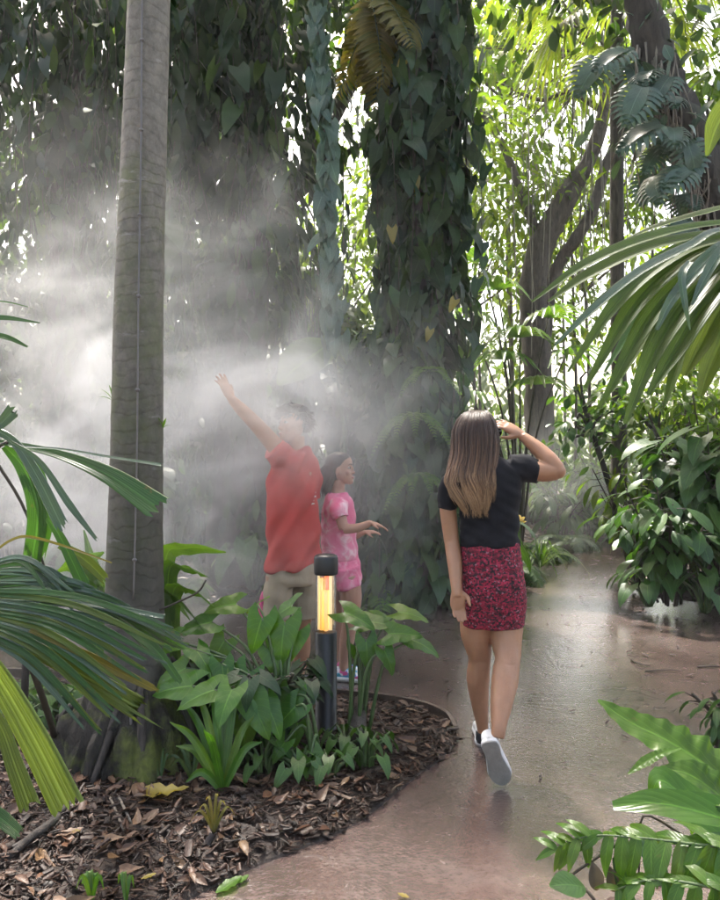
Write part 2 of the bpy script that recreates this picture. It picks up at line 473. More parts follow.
def grid(name, x0, x1, y0, y1, z, nx, ny, mat, amp=0.):
    X, Y = np.meshgrid(np.linspace(x0, x1, nx), np.linspace(y0, y1, ny))
    Z = np.full_like(X, z) + RNG.normal(0, amp, X.shape) if amp else np.full_like(X, z)
    i = np.arange(ny - 1)[:, None] * nx; k = np.arange(nx - 1)[None]
    Q = np.stack([i + k, i + k + 1, i + nx + k + 1, i + nx + k], -1).reshape(-1, 4)
    g = Geo().add(np.stack([X, Y, Z], -1), Q)
    return tag(mk(name, g, mat), kind='structure')
grid('ground', -250, 250, -150, 350, -.06, 60, 60, M['lawn'])
grid('path', -16, 9, -5, 16, 0, 60, 60, M['path'])

BEDS = {}
def bed(name, outline, c, h, n=160, mat='soil'):
    O = np.array([(p[0], p[1], 0) for p in outline] + [(outline[0][0], outline[0][1], 0)], float)
    L = spline(O, n)[:-1][:, :2]; c = np.array(c, float)
    ss = [1.0, .985, .96, .92, .86, .78, .68, .55, .4, .25, .1, .001]
    V = []
    for s in ss:
        z = h * (1 - s ** 5) if s < 1 else -.03
        P = c + (L - c) * s
        V.append(np.column_stack([P, np.full(len(P), z) + (RNG.normal(0, .012, len(P)) if .1 < s < .97 else 0)]))
    g = Geo().add(np.vstack(V), ringquads(len(ss), len(L)))
    o = tag(mk(name, g, M[mat]), kind='structure')
    BEDS[name] = (L, c, h)
    return o
def bed_s(name, P):
    L, c, h = BEDS[name]
    q = P - c; a = np.arctan2(q[:, 1], q[:, 0]); la = np.arctan2((L - c)[:, 1], (L - c)[:, 0]); lr = np.linalg.norm(L - c, axis=1)
    o = np.argsort(la); la, lr = la[o], lr[o]
    r = np.interp(a, np.concatenate([la - 2 * np.pi, la, la + 2 * np.pi]), np.tile(lr, 3))
    s = np.linalg.norm(q, axis=1) / r
    return s, h * (1 - np.clip(s, 0, 1) ** 5)
def bed_h(name, x, y): return float(bed_s(name, np.array([[x, y]]))[1][0])
g2 = lambda x, y: tuple(gp(x, y))[:2]
arcA = [g2(190, 902), g2(250, 872), g2(305, 850), g2(352, 829), g2(386, 805), g2(420, 777), g2(448, 756), g2(461, 739), g2(448, 722), g2(425, 711), g2(392, 704), g2(350, 699), g2(300, 695)]
bed('mulch_bed', arcA + [(-1.2, 4.55), (-2.2, 4.75), (-4.0, 4.7), (-4.6, 3.5), (-4, 1.6), (-2.2, .8), (-1.2, 1.2), (-.75, 1.9)], (-1.3, 3.0), .055)
bed('planting_bed', [(-16, 7.0), (-6, 7.3), (-3, 7.2), (-.9, 7.0), (.3, 6.9), (1.0, 7.2), (1.68, 8.64), (2.32, 9.82), (2.88, 11.0), (3.6, 11.7), (6, 12.6), (9, 13), (14, 14), (24, 40), (0, 60), (-26, 40), (-22, 16)], (0, 15), .12, 300)
bed('shrub_bed', [(2.9, 7.35), (2.98, 7.9), (3.3, 9), (3.9, 10.3), (4.8, 11.4), (7, 12), (10, 11.5), (11, 8), (8.5, 5.8), (5, 6.5), (3.6, 6.95)], (6, 9), .08)
bed('foreground_bed', [(.9, -.5), (.88, 1.2), (.98, 1.8), (1.25, 2.25), (2.2, 2.5), (3.2, 2), (3.4, 0), (2, -1)], (1.9, .8), .08)
# curved edging strip of the palm bed
g = Geo()
E = spline([(a[0], a[1], .012) for a in arcA[7:]] + [(-.75, 4.5, .012), (-1.2, 4.56, .012), (-2.2, 4.77, .012), (-4.0, 4.75, .012)], 90)
T_, X_, Y_ = frames(E)
for s0, s1, z0, z1 in ((-.011, .011, .052, .052), (.011, .011, .052, -.03), (-.011, -.011, -.03, .052)):
    A = E + X_ * s0; B = E + X_ * s1; k_ = np.clip(np.arange(len(E)) / 10, .1, 1); A[:, 2] = z0 * k_; B[:, 2] = z1 * k_
    i = np.arange(len(E) - 1); n = len(E)
    g.add(np.vstack([A, B]), np.stack([i, i + 1, i + 1 + n, i + n], -1))
M['edging'] = plain('wet edging', (.09, .065, .05), .35, var=.5, bmp=.4)
tag(mk('bed_edging', g, M['edging'], smooth=False), 'thin dark curved edging round the back of the mulch bed', 'garden edging')

# mulch litter on the palm bed
M['chip'] = None
def littermat(name, cols, rough=.4):
    m, nt, p, out = newmat(name)
    geo = nt.nodes.new('ShaderNodeNewGeometry')
    c = ramp(nt, geo.outputs['Random Per Island'], [(i / (len(cols) - 1), q) for i, q in enumerate(cols)], 'LINEAR')
    c = mix(nt, .6, c, ramp(nt, noise(nt, coords(nt, 'Object', (1, 1, 1)), 60, 4), [(.3, .4), (.7, 1.)]), 'MULTIPLY')
    nt.links.new(c, p.inputs['Base Color']); p.inputs['Roughness'].default_value = rough; p.inputs['Specular IOR Level'].default_value = .35
    nt.links.new(bump(nt, noise(nt, coords(nt, 'Object', (1, 1, 1)), 90, 3), .4, .005), p.inputs['Normal'])
    return m
M['chip'] = littermat('wet bark mulch', [(.009, .005, .004), (.025, .013, .009), (.05, .024, .015), (.016, .009, .006), (.085, .042, .025), (.03, .016, .011)], .5)
M['dryleaf'] = littermat('dry leaves', [(.06, .026, .015), (.13, .06, .03), (.08, .045, .03), (.16, .095, .055), (.045, .022, .015), (.2, .12, .06)], .42)
def boxT(l, w, t, bend=.0):
    V = []
    for y in np.linspace(-.5, .5, 4):
        for x, z in ((-w / 2, 0), (-w / 2 * .8, t), (w / 2 * .8, t), (w / 2, 0)):
            V.append((x * (1 - .8 * abs(y) ** 3), y * l, z - bend * y * y))
    V = np.array(V); n = 4
    Q = [(i * 4 + j, i * 4 + (j + 1) % 4, i * 4 + 4 + (j + 1) % 4, i * 4 + 4 + j) for i in range(3) for j in range(4)]
    return V, np.array(Q), np.zeros((len(V), 2))
def rand_in_bed(name, n, box, smax=1.0):
    P = np.column_stack([RNG.uniform(box[0], box[1], n), RNG.uniform(box[2], box[3], n)])
    s, h = bed_s(name, P); k = s < smax
    return P[k], h[k]
g = Geo()
P, H = rand_in_bed('mulch_bed', 46000, (-2.3, .55, 1.6, 4.6), .99)
N = len(P); pos = np.column_stack([P, H + RNG.uniform(-.002, .03, N)])
for i, T in enumerate((boxT(1, .3, .07, .1), boxT(1, .14, .06, .25), boxT(1, .5, .05, -.15), boxT(1, .08, .05, .1))):
    k = np.arange(N) % 4 == i; m = k.sum()
    d = np.column_stack([RNG.normal(0, 1, (m, 2)), RNG.normal(0, .22, m)])
    scatter(g, T, pos[k], d, np.column_stack([RNG.normal(0, .35, (m, 2)), np.ones(m)]), np.minimum(RNG.gamma(3, .0072, m) + .009, .07))
tag(mk('bark_mulch', g, M['chip'], smooth=False), 'wet brown bark chips covering the palm bed', 'mulch', kind='stuff')
g = Geo()
P, H = rand_in_bed('mulch_bed', 1500, (-2.3, .5, 1.7, 4.6), .985)
N = len(P)
for T, q in ((leafT(5, 3, .5, w_lance, .5, -.25), 0), (leafT(5, 3, .4, w_lance, .7, .3), 1), (leafT(5, 5, .6, w_heart, .4, -.3, .1, .05), 2)):
    k = np.arange(N) % 3 == q; m = k.sum()
    d = np.column_stack([RNG.normal(0, 1, (m, 2)), RNG.normal(0, .15, m)])
    scatter(g, T, np.column_stack([P[k], H[k] + RNG.uniform(.015, .035, m)]), d, np.column_stack([RNG.normal(0, .4, (m, 2)), np.ones(m)]), RNG.uniform(.025, .085, m))
tag(mk('leaf_litter', g, M['dryleaf']), 'curled brown dead leaves strewn over the bark mulch', 'fallen leaves', kind='stuff')
g = Geo()
P, H = rand_in_bed('planting_bed', 9000, (-7, 5, 6.9, 13), .995); N = len(P)
scatter(g, leafT(4, 3, .45, w_lance, .5, .2), np.column_stack([P, H + .02]), np.column_stack([RNG.normal(0, 1, (N, 2)), RNG.normal(0, .2, N)]), (0, 0, 1), RNG.uniform(.06, .16, N), .2)
P, H = rand_in_bed('shrub_bed', 2600, (2.8, 7, 6, 11), .995); N = len(P)
scatter(g, leafT(4, 3, .45, w_lance, .5, .2), np.column_stack([P, H + .02]), np.column_stack([RNG.normal(0, 1, (N, 2)), RNG.normal(0, .2, N)]), (0, 0, 1), RNG.uniform(.05, .13, N), .2)
tag(mk('forest_litter', g, M['dryleaf']), 'dull brown leaf litter under the trees beyond the path', 'leaf litter', kind='stuff')
# specks and debris on the wet walk
g = Geo()
P = np.column_stack([RNG.uniform(-1.5, 3, 420), RNG.uniform(2.3, 9, 420)])
k = (bed_s('mulch_bed', P)[0] > 1.02) & (bed_s('planting_bed', P)[0] > 1.0) & (bed_s('shrub_bed', P)[0] > 1)
P = P[k]; N = len(P)
scatter(g, leafT(4, 3, .35, w_lance, .4, -.2), np.column_stack([P, np.full(N, .006)]), np.column_stack([RNG.normal(0, 1, (N, 2)), np.zeros(N)]), (0, 0, 1), RNG.gamma(2, .011, N) + .008, .1)
tag(mk('path_debris', g, M['chip']), 'tiny dark leaf bits scattered on the wet path', 'debris', kind='stuff')

def twig(label, pts, r):
    g = Geo(); tube(g, pts, r, 6, 12, rough=.08); tag(mk('twig', g, M['stem_dark']), label, 'twig')
twig('short dark forked twig lying on the path right of the woman', [gp(631, 660, .008), gp(640, 664, .014), gp(651, 666, .008)], [.006, .005, .002])
twig('longer dark twig lying near the right edge of the path', [gp(645, 671, .008), gp(668, 670, .012), gp(682, 671, .008)], [.005, .004, .002])
twig('thin dark twig at the right edge of the path beside the shrubs', [gp(697, 667, .008), gp(712, 666, .012), gp(728, 667, .008)], [.006, .006, .003])
g = Geo(); tube(g, [gp(8, 858, .07), gp(30, 838, .09), gp(52, 822, .085), gp(66, 805, .075), gp(78, 792, .06)], [.012, .016, .014, .009], 7, 18, rough=.08)
tag(mk('fallen_stick', g, M['bark_dark']), 'thick bent brown stick lying on the bark mulch at lower left', 'stick')
for (a, b, lab) in (((110, 797), (124, 830), 'straight grey-brown stick on the mulch pointing at the palm base'), ((118, 795), (131, 822), 'thinner straight stick beside the grey-brown one on the mulch')):
    g = Geo(); tube(g, [gp(*a, .075), gp(*b, .075)], [.006, .005], 6, 8, rough=.05); tag(mk('stick', g, M['root']), lab, 'stick')
def lay_leaf(x, y, dx, dy, size, mat, label, T, z=.01, n=(0, 0, 1), name='fallen_leaf'):
    g = Geo(); a = np.array(gp(x, y, z)); b = np.array(gp(x + dx, y + dy, z))
    scatter(g, T, [a], [unit(b - a)], [n], [size]); tag(mk(name, g, mat), label, 'leaf')
flat = leafT(8, 5, .45, w_lance, .15, -.06, 0, .03)
lay_leaf(216, 893, 20, -12, .11, M['fern'], 'torn light green leaf on the path beside the mulch', flat)
lay_leaf(236, 884, 12, -8, .06, M['fern'], 'small green leaf scrap just right of the torn leaf', flat)
lay_leaf(398, 893, 8, 4, .045, M['yellow_leaf'], 'tiny yellow leaf alone on the wet path in front', flat)
lay_leaf(146, 795, 30, 0, .17, M['yellow_leaf'], 'broad yellow leaf lying on mulch in front of the palm', leafT(8, 5, .75, w_heart, .3, -.2, .1, .06), .085)
lay_leaf(140, 783, -6, 14, .09, M['dryleaf'], 'curled red-brown leaf on mulch beside the broad yellow leaf', leafT(8, 5, .6, w_lance, .6, .3), .09)
lay_leaf(141, 879, 12, -4, .05, M['yellow_leaf'], 'small orange leaf on the mulch near the bottom edge', flat, .085)
lay_leaf(70, 830, 10, 2, .045, M['yellow_leaf'], 'small orange leaf on the mulch left of the sticks', flat, .085)
lay_leaf(84, 828, -18, 6, .10, M['dryleaf'], 'curled brown leaf on the mulch beside the thick stick', flat, .085)

# ------------------------------------------------------------------ trees
def palmbark():
    m, nt, p, out = newmat('ringed palm bark')
    tc = coords(nt)
    sx = nt.nodes.new('ShaderNodeSeparateXYZ'); nt.links.new(tc, sx.inputs[0])
    nz = noise(nt, tc, 3, 4)
    ringv = math_(nt, 'FRACT', math_(nt, 'ADD', math_(nt, 'MULTIPLY', sx.outputs[2], 16), math_(nt, 'MULTIPLY', nz, 4.5)))
    n1 = noise(nt, coords(nt, 'Object', (7, 7, 5)), 3, 8, .75)
    col = ramp(nt, n1, [(.3, (.10, .088, .074)), (.65, (.24, .215, .175))])
    col = mix(nt, ramp(nt, ringv, [(0, .28), (.14, .14), (.3, 0.)]), col, (.075, .065, .055))
    n2 = noise(nt, tc, 2.2, 6, .7)
    col = mix(nt, math_(nt, 'MULTIPLY', ramp(nt, n2, [(.46, 0.), (.62, 1.)]), math_(nt, 'MULTIPLY', ramp(nt, sx.outputs[2], [(0.0, 0.), (1, 1.)]), .7)), col, (.12, .14, .05))
    n4 = noise(nt, coords(nt, 'Object', (3, 3, 9)), 1.6, 5, .7)
    col = mix(nt, ramp(nt, n4, [(.62, 0.), (.70, .75)]), col, (.34, .32, .30))
    wet = ramp(nt, math_(nt, 'ADD', math_(nt, 'MULTIPLY', sx.outputs[2], .3), math_(nt, 'MULTIPLY', n2, .3)), [(.45, .34), (.95, 1.)])  # damp lower bark, darkened further to paint in the trunk's backlit shade
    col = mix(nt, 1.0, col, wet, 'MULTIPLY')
    nt.links.new(col, p.inputs['Base Color']); p.inputs['Roughness'].default_value = .7
    h = math_(nt, 'ADD', math_(nt, 'MULTIPLY', n1, .6), ramp(nt, ringv, [(0, .5), (.2, 1.), (1, .7)]))
    nt.links.new(bump(nt, h, .4, .010), p.inputs['Normal'])
    return m
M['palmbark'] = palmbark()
D0 = 3.4
pb = gp(135, 768)
palm = thing('palm_tree', 'tall grey ringed palm trunk rising from the mulch bed', 'palm tree', pb)
g = Geo()
tube(g, [px(134, 745, D0), px(135, 640, D0), px(135, 560, D0), px(137, 450, D0), px(139, 300, D0), px(144, 150, D0), px(149, 0, D0), px(157, -250, D0), px(170, -700, D0), px(180, -1050, D0)],
     [.17, .137, .132, .122, .116, .108, .101, .095, .085, .08, .07], 40, 160, rough=.006)
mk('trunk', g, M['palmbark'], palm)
# flared, mossy root mass
g = Geo()
a = np.linspace(0, 2 * math.pi, 72, endpoint=False)
prof = [(.15, .52), (.165, .46), (.20, .40), (.25, .33), (.30, .26), (.34, .18), (.37, .1), (.40, .03), (.43, -.03)]
V = []
lobes = .10 * np.sin(a * 5 + 1) + .06 * np.sin(a * 9) + .05 * np.sin(a * 17 + 2)
for i, (r, z) in enumerate(prof):
    k = i / (len(prof) - 1)
    rr = r * (1 + lobes * (.2 + .8 * k) + RNG.normal(0, .06, 72))
    V.append(np.column_stack([pb.x + .0 - .02 * k + rr * np.cos(a) * .95, pb.y + rr * np.sin(a) * .85 + .03, np.full(72, z) + RNG.normal(0, .018, 72)]))
g.add(np.vstack(V), ringquads(len(prof), 72))
M['rootmass'] = barkmat('mossy fibrous root mass', (.008, .007, .005), (.026, .021, .016), (.10, .12, .02), (9, 9, 3), 1.0, .8, .47)
mk('root_mass', g, M['rootmass'], palm)
g = Geo()
for k in range(30):
    t = RNG.uniform(0, 2 * math.pi); r0 = RNG.uniform(.13, .22); r1 = RNG.uniform(.30, .48)
    x, y = math.cos(t), math.sin(t) * .85
    tube(g, [(pb.x + r0 * x, pb.y + .03 + r0 * y, RNG.uniform(.25, .5)), (pb.x + (r0 + .1) * x + RNG.normal(0, .05), pb.y + .03 + (r0 + .1) * y, RNG.uniform(.18, .32)), (pb.x + r1 * x, pb.y + .03 + r1 * y, .0)], [.014, .02, .012], 6, 10, rough=.1)
mk('root_fringe', g, M['bark_dark'], palm)
gl, gs = Geo(), Geo()
top = px(180, -1050, D0)
for k in range(13):
    t = k * 2.4
    frond(gl, gs, top, (math.cos(t), math.sin(t), .9 - .08 * k), 2.2, .6, .7, 30)
mk('crown', gl, M['canopy'], palm); mk('crown_stem', gs, M['stem'], palm)
# mist pipe running up the palm trunk
g = Geo(); off = -.13
tube(g, [px(133.5, 600, D0 - .145), px(137, 450, D0 - .135), px(138.5, 300, D0 - .128), px(141, 150, D0 - .12), px(142, 20, D0 - .112), px(143, -60, D0 - .11)], [.0042], 8, 50)
for (x_, y_, d_) in ((134.6, 560, .142), (136.4, 480, .137), (137.6, 390, .132), (138.6, 296, .128), (140, 215, .124), (141.2, 130, .119), (142, 40, .113)): ell(g, px(x_, y_, D0 - d_), (.011, .008, .009))
M['pipe'] = plain('grey plastic pipe', (.15, .135, .13), .35, var=.2)
t = tag(mk('mist_pipe', g, M['pipe']), 'thin grey pipe running up the palm trunk', 'pipe')
g = Geo(); tube(g, [gp(131, 787, .0), gp(131, 787, .0) + Vector((0, 0, .42))], [.0065], 8, 4)
tag(mk('stake', g, M['pipe']), 'thin upright grey stake in the mulch before the palm base', 'stake')
# small epiphytes on the palm trunk
def epiphyte(x, y, d, n, size, label):
    o = thing('trunk_fern', label, 'fern', px(x, y, d)); g = Geo(); b = np.array(px(x, y, d))
    for k in range(n):
        an = k / max(1, n - 1) * 2.6 - 1.3
        dv = unit(np.array([math.sin(an) * 1.0, -.25, .35 + math.cos(an) * .9])); L = size * RNG.uniform(.7, 1.15)
        strip(g, [b, b + dv * L * .5, b + dv * L + np.array([0, 0, -.25 * L * abs(math.sin(an))])], [L * .08, L * .28, L * .24, L * .03], 8, 5, .25, wave=.05)
    mk('foliage', g, M['fern'], o)
epiphyte(114, 402, D0 - .03, 6, .10, 'small bright fern sprouting from left side of palm trunk')
epiphyte(163, 428, D0 - .03, 4, .055, 'tiny green sprout on the right side of the palm trunk')

def vine_sheath(g, T, axis, z0, z1, rad, n, size, out=.35, seed=1, strands=0, gst=None):
    """leaves hanging round a trunk; axis(z) gives its centre, rad(z, a) the radius"""
    z = RNG.uniform(z0, z1, n); a = RNG.uniform(0, 2 * math.pi, n)
    r = np.array([rad(zz, aa) for zz, aa in zip(z, a)]) * RNG.uniform(.75, 1.08, n)
    C = np.array([axis(q) for q in z]); o = np.column_stack([np.cos(a), np.sin(a), np.zeros(n)])
    p = np.column_stack([C, z]) + o * r[:, None]
    scatter(g, T, p, np.column_stack([o[:, :2] * out, -np.ones(n)]), o + np.array([0, 0, .45]), size * RNG.uniform(.55, 1.3, n), .3)
    for k in range(strands):
        a0 = RNG.uniform(0, 2 * math.pi); zt = RNG.uniform(z0 + 1.2, z1); L = RNG.uniform(.6, 1.8); rr = rad(zt, a0) * RNG.uniform(1.0, 1.35)
        c = np.array(axis(zt)); q = np.array([c[0] + rr * math.cos(a0), c[1] + rr * math.sin(a0)])
        m = int(L / (size * .45)); zz = zt - np.linspace(0, L, m)
        pp = np.column_stack([q[0] + RNG.normal(0, .03, m), q[1] + RNG.normal(0, .03, m), zz])
        an = RNG.uniform(0, 2 * math.pi, m)
        scatter(g, T, pp, np.column_stack([np.cos(an) * .5, np.sin(an) * .5, -np.ones(m)]), np.column_stack([np.cos(an), np.sin(an), np.full(m, .5)]), size * RNG.uniform(.6, 1.1, m), .2)
        if gst is not None: tube(gst, [(q[0], q[1], zt + .3), (q[0] + RNG.normal(0, .04), q[1], zt - L * .5), (q[0], q[1], zt - L)], [.006], 4, 6)

def curtain(g, T, x0, x1, yt, yb, d0, d1, n, size, gst=None):
    """strands of hanging leaves, spread over a width and a depth"""
    for k in range(n):
        d = RNG.uniform(d0, d1); x = RNG.uniform(x0, x1); a = np.array(px(x, yt + RNG.uniform(-60, 40), d)); L = abs(a[2] - px(x, yb, d).z) * RNG.uniform(.35, 1.0)
        a[2] -= RNG.uniform(0, .5) * abs(a[2] - px(x, yb, d).z) * RNG.integers(0, 2)
        m = max(4, int(L / (size * .42))); sw = RNG.normal(0, .10); t = np.linspace(0, 1, m)
        P = np.column_stack([a[0] + sw * np.sin(t * 3) + RNG.normal(0, .05, m), a[1] + RNG.normal(0, .05, m), a[2] - t * L])
        an = RNG.uniform(0, 2 * math.pi, m)
        scatter(g, T, P, np.column_stack([np.cos(an) * .7, np.sin(an) * .7, -np.ones(m)]), np.column_stack([np.cos(an), np.sin(an), np.full(m, .5)]), size * RNG.uniform(.55, 1.2, m), .25)
        if gst is not None: tube(gst, [a, (P[m // 2]), P[-1]], [.006, .004], 4, 6)
def wob(seed, amp):
    s = seed * 1.7
    return lambda z, a: 1 + amp * (math.sin(a * 2 + z * 1.7 + s) * .5 + math.sin(a * 3 - z * 2.9 + 2 * s) * .35 + math.sin(z * 4.1 + s) * .4)

# big vine tree in the middle
b = Vector((.63, 7.15, .05))
t = thing('vine_tree', 'thick dark trunk wrapped in large heart-shaped vine leaves behind the people', 'tree', b)
g = Geo(); tube(g, [(.63, 7.2, -.05), (.64, 7.2, 2), (.60, 7.2, 4.5), (.55, 7.2, 8), (.45, 7.1, 11)], [.38, .22, .24, .2, .1], 18, 40, rough=.06, lob=.08); mk('trunk', g, M['bark_dark'], t)
g, gs = Geo(), Geo(); w = wob(1, .45)
ax = lambda z: (.66 - .012 * z, 7.2)
vine_sheath(g, HEART, ax, .5, 8.0, lambda z, a: .31 * w(z, a), 1050, .27, .55, strands=46, gst=gs)
vine_sheath(g, HEART, ax, 3.4, 8.0, lambda z, a: .38 * w(z, a), 330, .36, .6)
curtain(g, HEART, 384, 470, -40, 330, 6.5, 7.4, 14, .26, gs)
vine_sheath(g, LANCE, ax, .1, 3.2, lambda z, a: .40 * w(z, a), 600, .2, .7)
vine_sheath(g, HEART, lambda z: (.42, 7.1), .1, 2.6, lambda z, a: .50 * w(z, a), 700, .24, .7, strands=20, gst=gs)
mk('vine_foliage', g, M['vine'], t); mk('vine_stem', gs, M['stem_dark'], t)
for (x_, y_, q_) in ((414, 178, .17), (392, 228, .15), (438, 120, .13), (455, 300, .13), (404, 60, .14), (430, 330, .12)):
    gy = Geo(); scatter(gy, HEART, [px(x_, y_, 6.62)], [(RNG.normal(0, .4), -.2, -1)], [(0, -1, .4)], [q_]); mk('yellow_leaf', gy, M['yellow_leaf'], t)
g, gs = Geo(), Geo()
crown(g, (.3, 7.4, 8.7), (2.4, 2.2, 1.5), 26, 40, OBOV, .22, .45, branches=gs, trunk_pt=(.5, 7.2, 7)); mk('crown', g, M['canopy'], t); mk('branch', gs, M['bark_dark'], t)
# two hanging ferns on the vine tree
for (x, y, n, L, lab) in ((412, 420, 9, .5, 'pale fern tuft hanging on the vine tree trunk'), (418, 478, 8, .42, 'drooping fern tuft on the vine tree below the other'), (428, 372, 4, .35, 'single small fern frond high on the vine tree')):
    o = thing('hanging_fern', lab, 'fern', px(x, y, 6.55)); gl, gs = Geo(), Geo(); b = np.array(px(x, y, 6.55))
    for k in range(n):
        an = -1.3 + 2.6 * k / (n - 1)
        frond(gl, gs, b, (math.sin(an), -.7, .5 * math.cos(an)), L, .07, .9, 20, .011, .2, rib=.004)
    mk('foliage', gl, M['fern'], o); mk('stem', gs, M['stem'], o)

# left vine tree
t = thing('vine_tree', 'dark leafy tree hung with drooping vines just right of the palm', 'tree', (-1.3, 8.0, .05))
g = Geo(); tube(g, [(-1.3, 8.0, -.05), (-1.28, 8, 2.2), (-1.2, 8, 4.5), (-1.1, 8, 8), (-1.0, 8, 10)], [.4, .24, .22, .2, .1], 16, 40, rough=.06, lob=.1); mk('trunk', g, M['bark_dark'], t)
g, gs = Geo(), Geo(); w = wob(3, .5)
ax = lambda z: (-1.32 + .03 * z, 8.0)
vine_sheath(g, LANCE, ax, .4, 8, lambda z, a: (.50 + .05 * z) * w(z, a), 1000, .25, .7, strands=40, gst=gs)
vine_sheath(g, HEART_LO, ax, 2.8, 8, lambda z, a: (.55 + .06 * z) * w(z, a), 800, .22, .7, strands=30, gst=gs)
curtain(g, LANCE, 172, 286, -40, 340, 6.8, 8.4, 44, .24, gs); curtain(g, HEART_LO, 168, 285, -60, 170, 6.4, 7.6, 34, .27, gs); curtain(g, LANCE, 60, 180, -60, 300, 7.6, 9.2, 30, .25, gs)
mk('vine_foliage', g, M['vine_left'], t); mk('vine_stem', gs, M['stem_dark'], t)
g, gs = Geo(), Geo(); crown(g, (-1.6, 8.2, 8.0), (2.6, 2.2, 1.8), 30, 40, OBOV, .22, .45, branches=gs, trunk_pt=(-1.1, 8, 6.5)); mk('crown', g, M['canopy'], t); mk('branch', gs, M['bark_dark'], t)

# far left tree mass
t = thing('vine_tree', 'dark hanging foliage with bright gaps at the far left', 'tree', (-3.7, 9.2, .05))
g = Geo(); tube(g, [(-3.7, 9.2, -.05), (-3.75, 9.2, 3), (-3.6, 9.2, 6), (-3.5, 9.2, 10)], [.4, .22, .2, .1], 16, 30, rough=.06, lob=.1); mk('trunk', g, M['bark_dark'], t)
g, gs = Geo(), Geo(); w = wob(5, .55)
ax = lambda z: (-3.6, 9.2)
vine_sheath(g, LANCE, ax, .4, 9, lambda z, a: (.9 + .10 * z) * w(z, a), 1100, .26, .8, strands=34, gst=gs)
curtain(g, LANCE, -60, 118, -60, 330, 7.4, 9.4, 52, .24, gs); curtain(g, HEART_LO, -60, 70, -60, 120, 6.8, 8.4, 30, .26, gs); curtain(g, LANCE, -60, 118, 200, 560, 8.6, 10, 16, .24, gs)
mk('vine_foliage', g, M['vine_left'], t); mk('vine_stem', gs, M['stem_dark'], t)
g, gs = Geo(), Geo(); crown(g, (-4.0, 9.3, 6.6), (2.2, 2.0, 2.6), 46, 36, OBOV, .24, .5, branches=gs, trunk_pt=(-3.6, 9.2, 4.5)); mk('crown', g, M['canopy'], t); mk('branch', gs, M['bark_dark'], t)

# hanging vine strand
t = thing('hanging_vine', 'pale blue-green leafy vine strand hanging left of the vine tree', 'vine', px(330, 330, 6.3))
g, gs = Geo(), Geo()
P = spline([px(325, -120, 6.3), px(318, 20, 6.3), px(324, 100, 6.3), px(326, 190, 6.3), px(329, 270, 6.3), px(334, 335, 6.3)], 75)
tube(gs, P, [.02, .012], 6)
an = RNG.uniform(-2.6, -.5, 75 * 3); PP = np.repeat(P, 3, 0) + RNG.normal(0, .035, (225, 3))
scatter(g, HEART, PP, np.column_stack([np.cos(an) * .55, np.sin(an) * .4, -np.ones(225)]), np.column_stack([np.cos(an), np.sin(an), np.full(225, .5)]), RNG.uniform(.12, .23, 225), .2)
mk('foliage', g, M['vine_blue'], t); mk('stem', gs, M['stem_dark'], t)
# bare sloping branches behind it
t = thing('bare_branch_tree', 'slender dark tree with sloping branches behind the pale hanging vine', 'tree', (-.2, 9.4, .05))
g = Geo()
tube(g, [(-.9, 9.4, -.05), (-.75, 9.4, 2.4), px(287, 205, 9.4), px(310, 165, 9.4), px(345, 95, 9.4), px(385, 20, 9.4), px(410, -80, 9.4)], [.17, .12, .11, .1, .09, .06], 9, 40, rough=.06)
tube(g, [px(287, 205, 9.4), px(318, 178, 9.3), px(352, 150, 9.2), px(400, 128, 9.0)], [.07, .06, .04, .02], 7, 20, rough=.06)
mk('trunk', g, M['bark_dark'], t)
g, gs = Geo(), Geo(); crown(g, (.2, 9.4, 7.2), (1.7, 1.4, 1.2), 36, 34, OBOV, .2, .4); mk('crown', g, M['canopy'], t)
# yellowing hanging palm fronds high up
t = thing('yellowing_fronds', 'yellow drooping palm fronds hanging high between the vine and vine tree', 'palm fronds', px(372, 10, 6.9))
gl, gs = Geo(), Geo()
for k in range(6):
    b0 = np.array(px(372 + RNG.normal(0, 6), -6, 6.9))
    frond(gl, gs, b0, (RNG.normal(0, .4), RNG.normal(0, .3), -.6), .75, .3, .35, 22, .03, .5)
mk('foliage', gl, M['palm_yellow'], t); mk('stem', gs, M['stem'], t)

# curved fig tree far right
t = thing('fig_tree', 'big curved grey trunk with hanging aerial roots far beyond the path', 'tree', (3.5, 14, 0))
g = Geo(); d = 14
tube(g, [px(541, 545, d), px(540, 450, d), px(538, 380, d), px(534, 320, d), px(533, 280, d), px(542, 243, d), px(558, 212, d), px(574, 183, d), px(590, 157, d), px(604, 112, d), px(614, 40, d), px(622, -90, d)], [.36, .28, .26, .26, .25, .24, .21, .14, .13, .11, .09], 16, 60, rough=.05, lob=.08)
tube(g, [px(540, 380, d), px(548, 300, d + .2), px(560, 262, d + .2), px(578, 236, d), px(594, 205, d), px(612, 150, d), px(650, 90, d)], [.16, .13, .12, .12, .11, .09, .06], 10, 40, rough=.08)
tube(g, [px(541, 244, d), px(520, 190, d), px(500, 140, d), px(470, 100, d), px(440, 76, d)], [.1, .09, .07, .05, .03], 8, 30, rough=.06)
tube(g, [px(604, 112, d), px(570, 92, d + .3), px(540, 100, d + .5), px(497, 82, d + .5)], [.07, .05, .04, .02], 7, 24, rough=.06)
mk('trunk', g, M['bark_far'], t)
g = Geo()
for k in range(60):
    x = RNG.uniform(508, 640); yt = RNG.uniform(-20, 190); L = RNG.uniform(60, 220); dd = 14 + RNG.normal(0, .5)
    q = [px(x, yt, dd), px(x + RNG.normal(0, 3), yt + L * .5, dd), px(x + RNG.normal(0, 4), yt + L, dd)]
    tube(g, q, [.012, .008], 4, 8)
mk('aerial_root', g, M['root'], t)['kind'] = 'stuff'
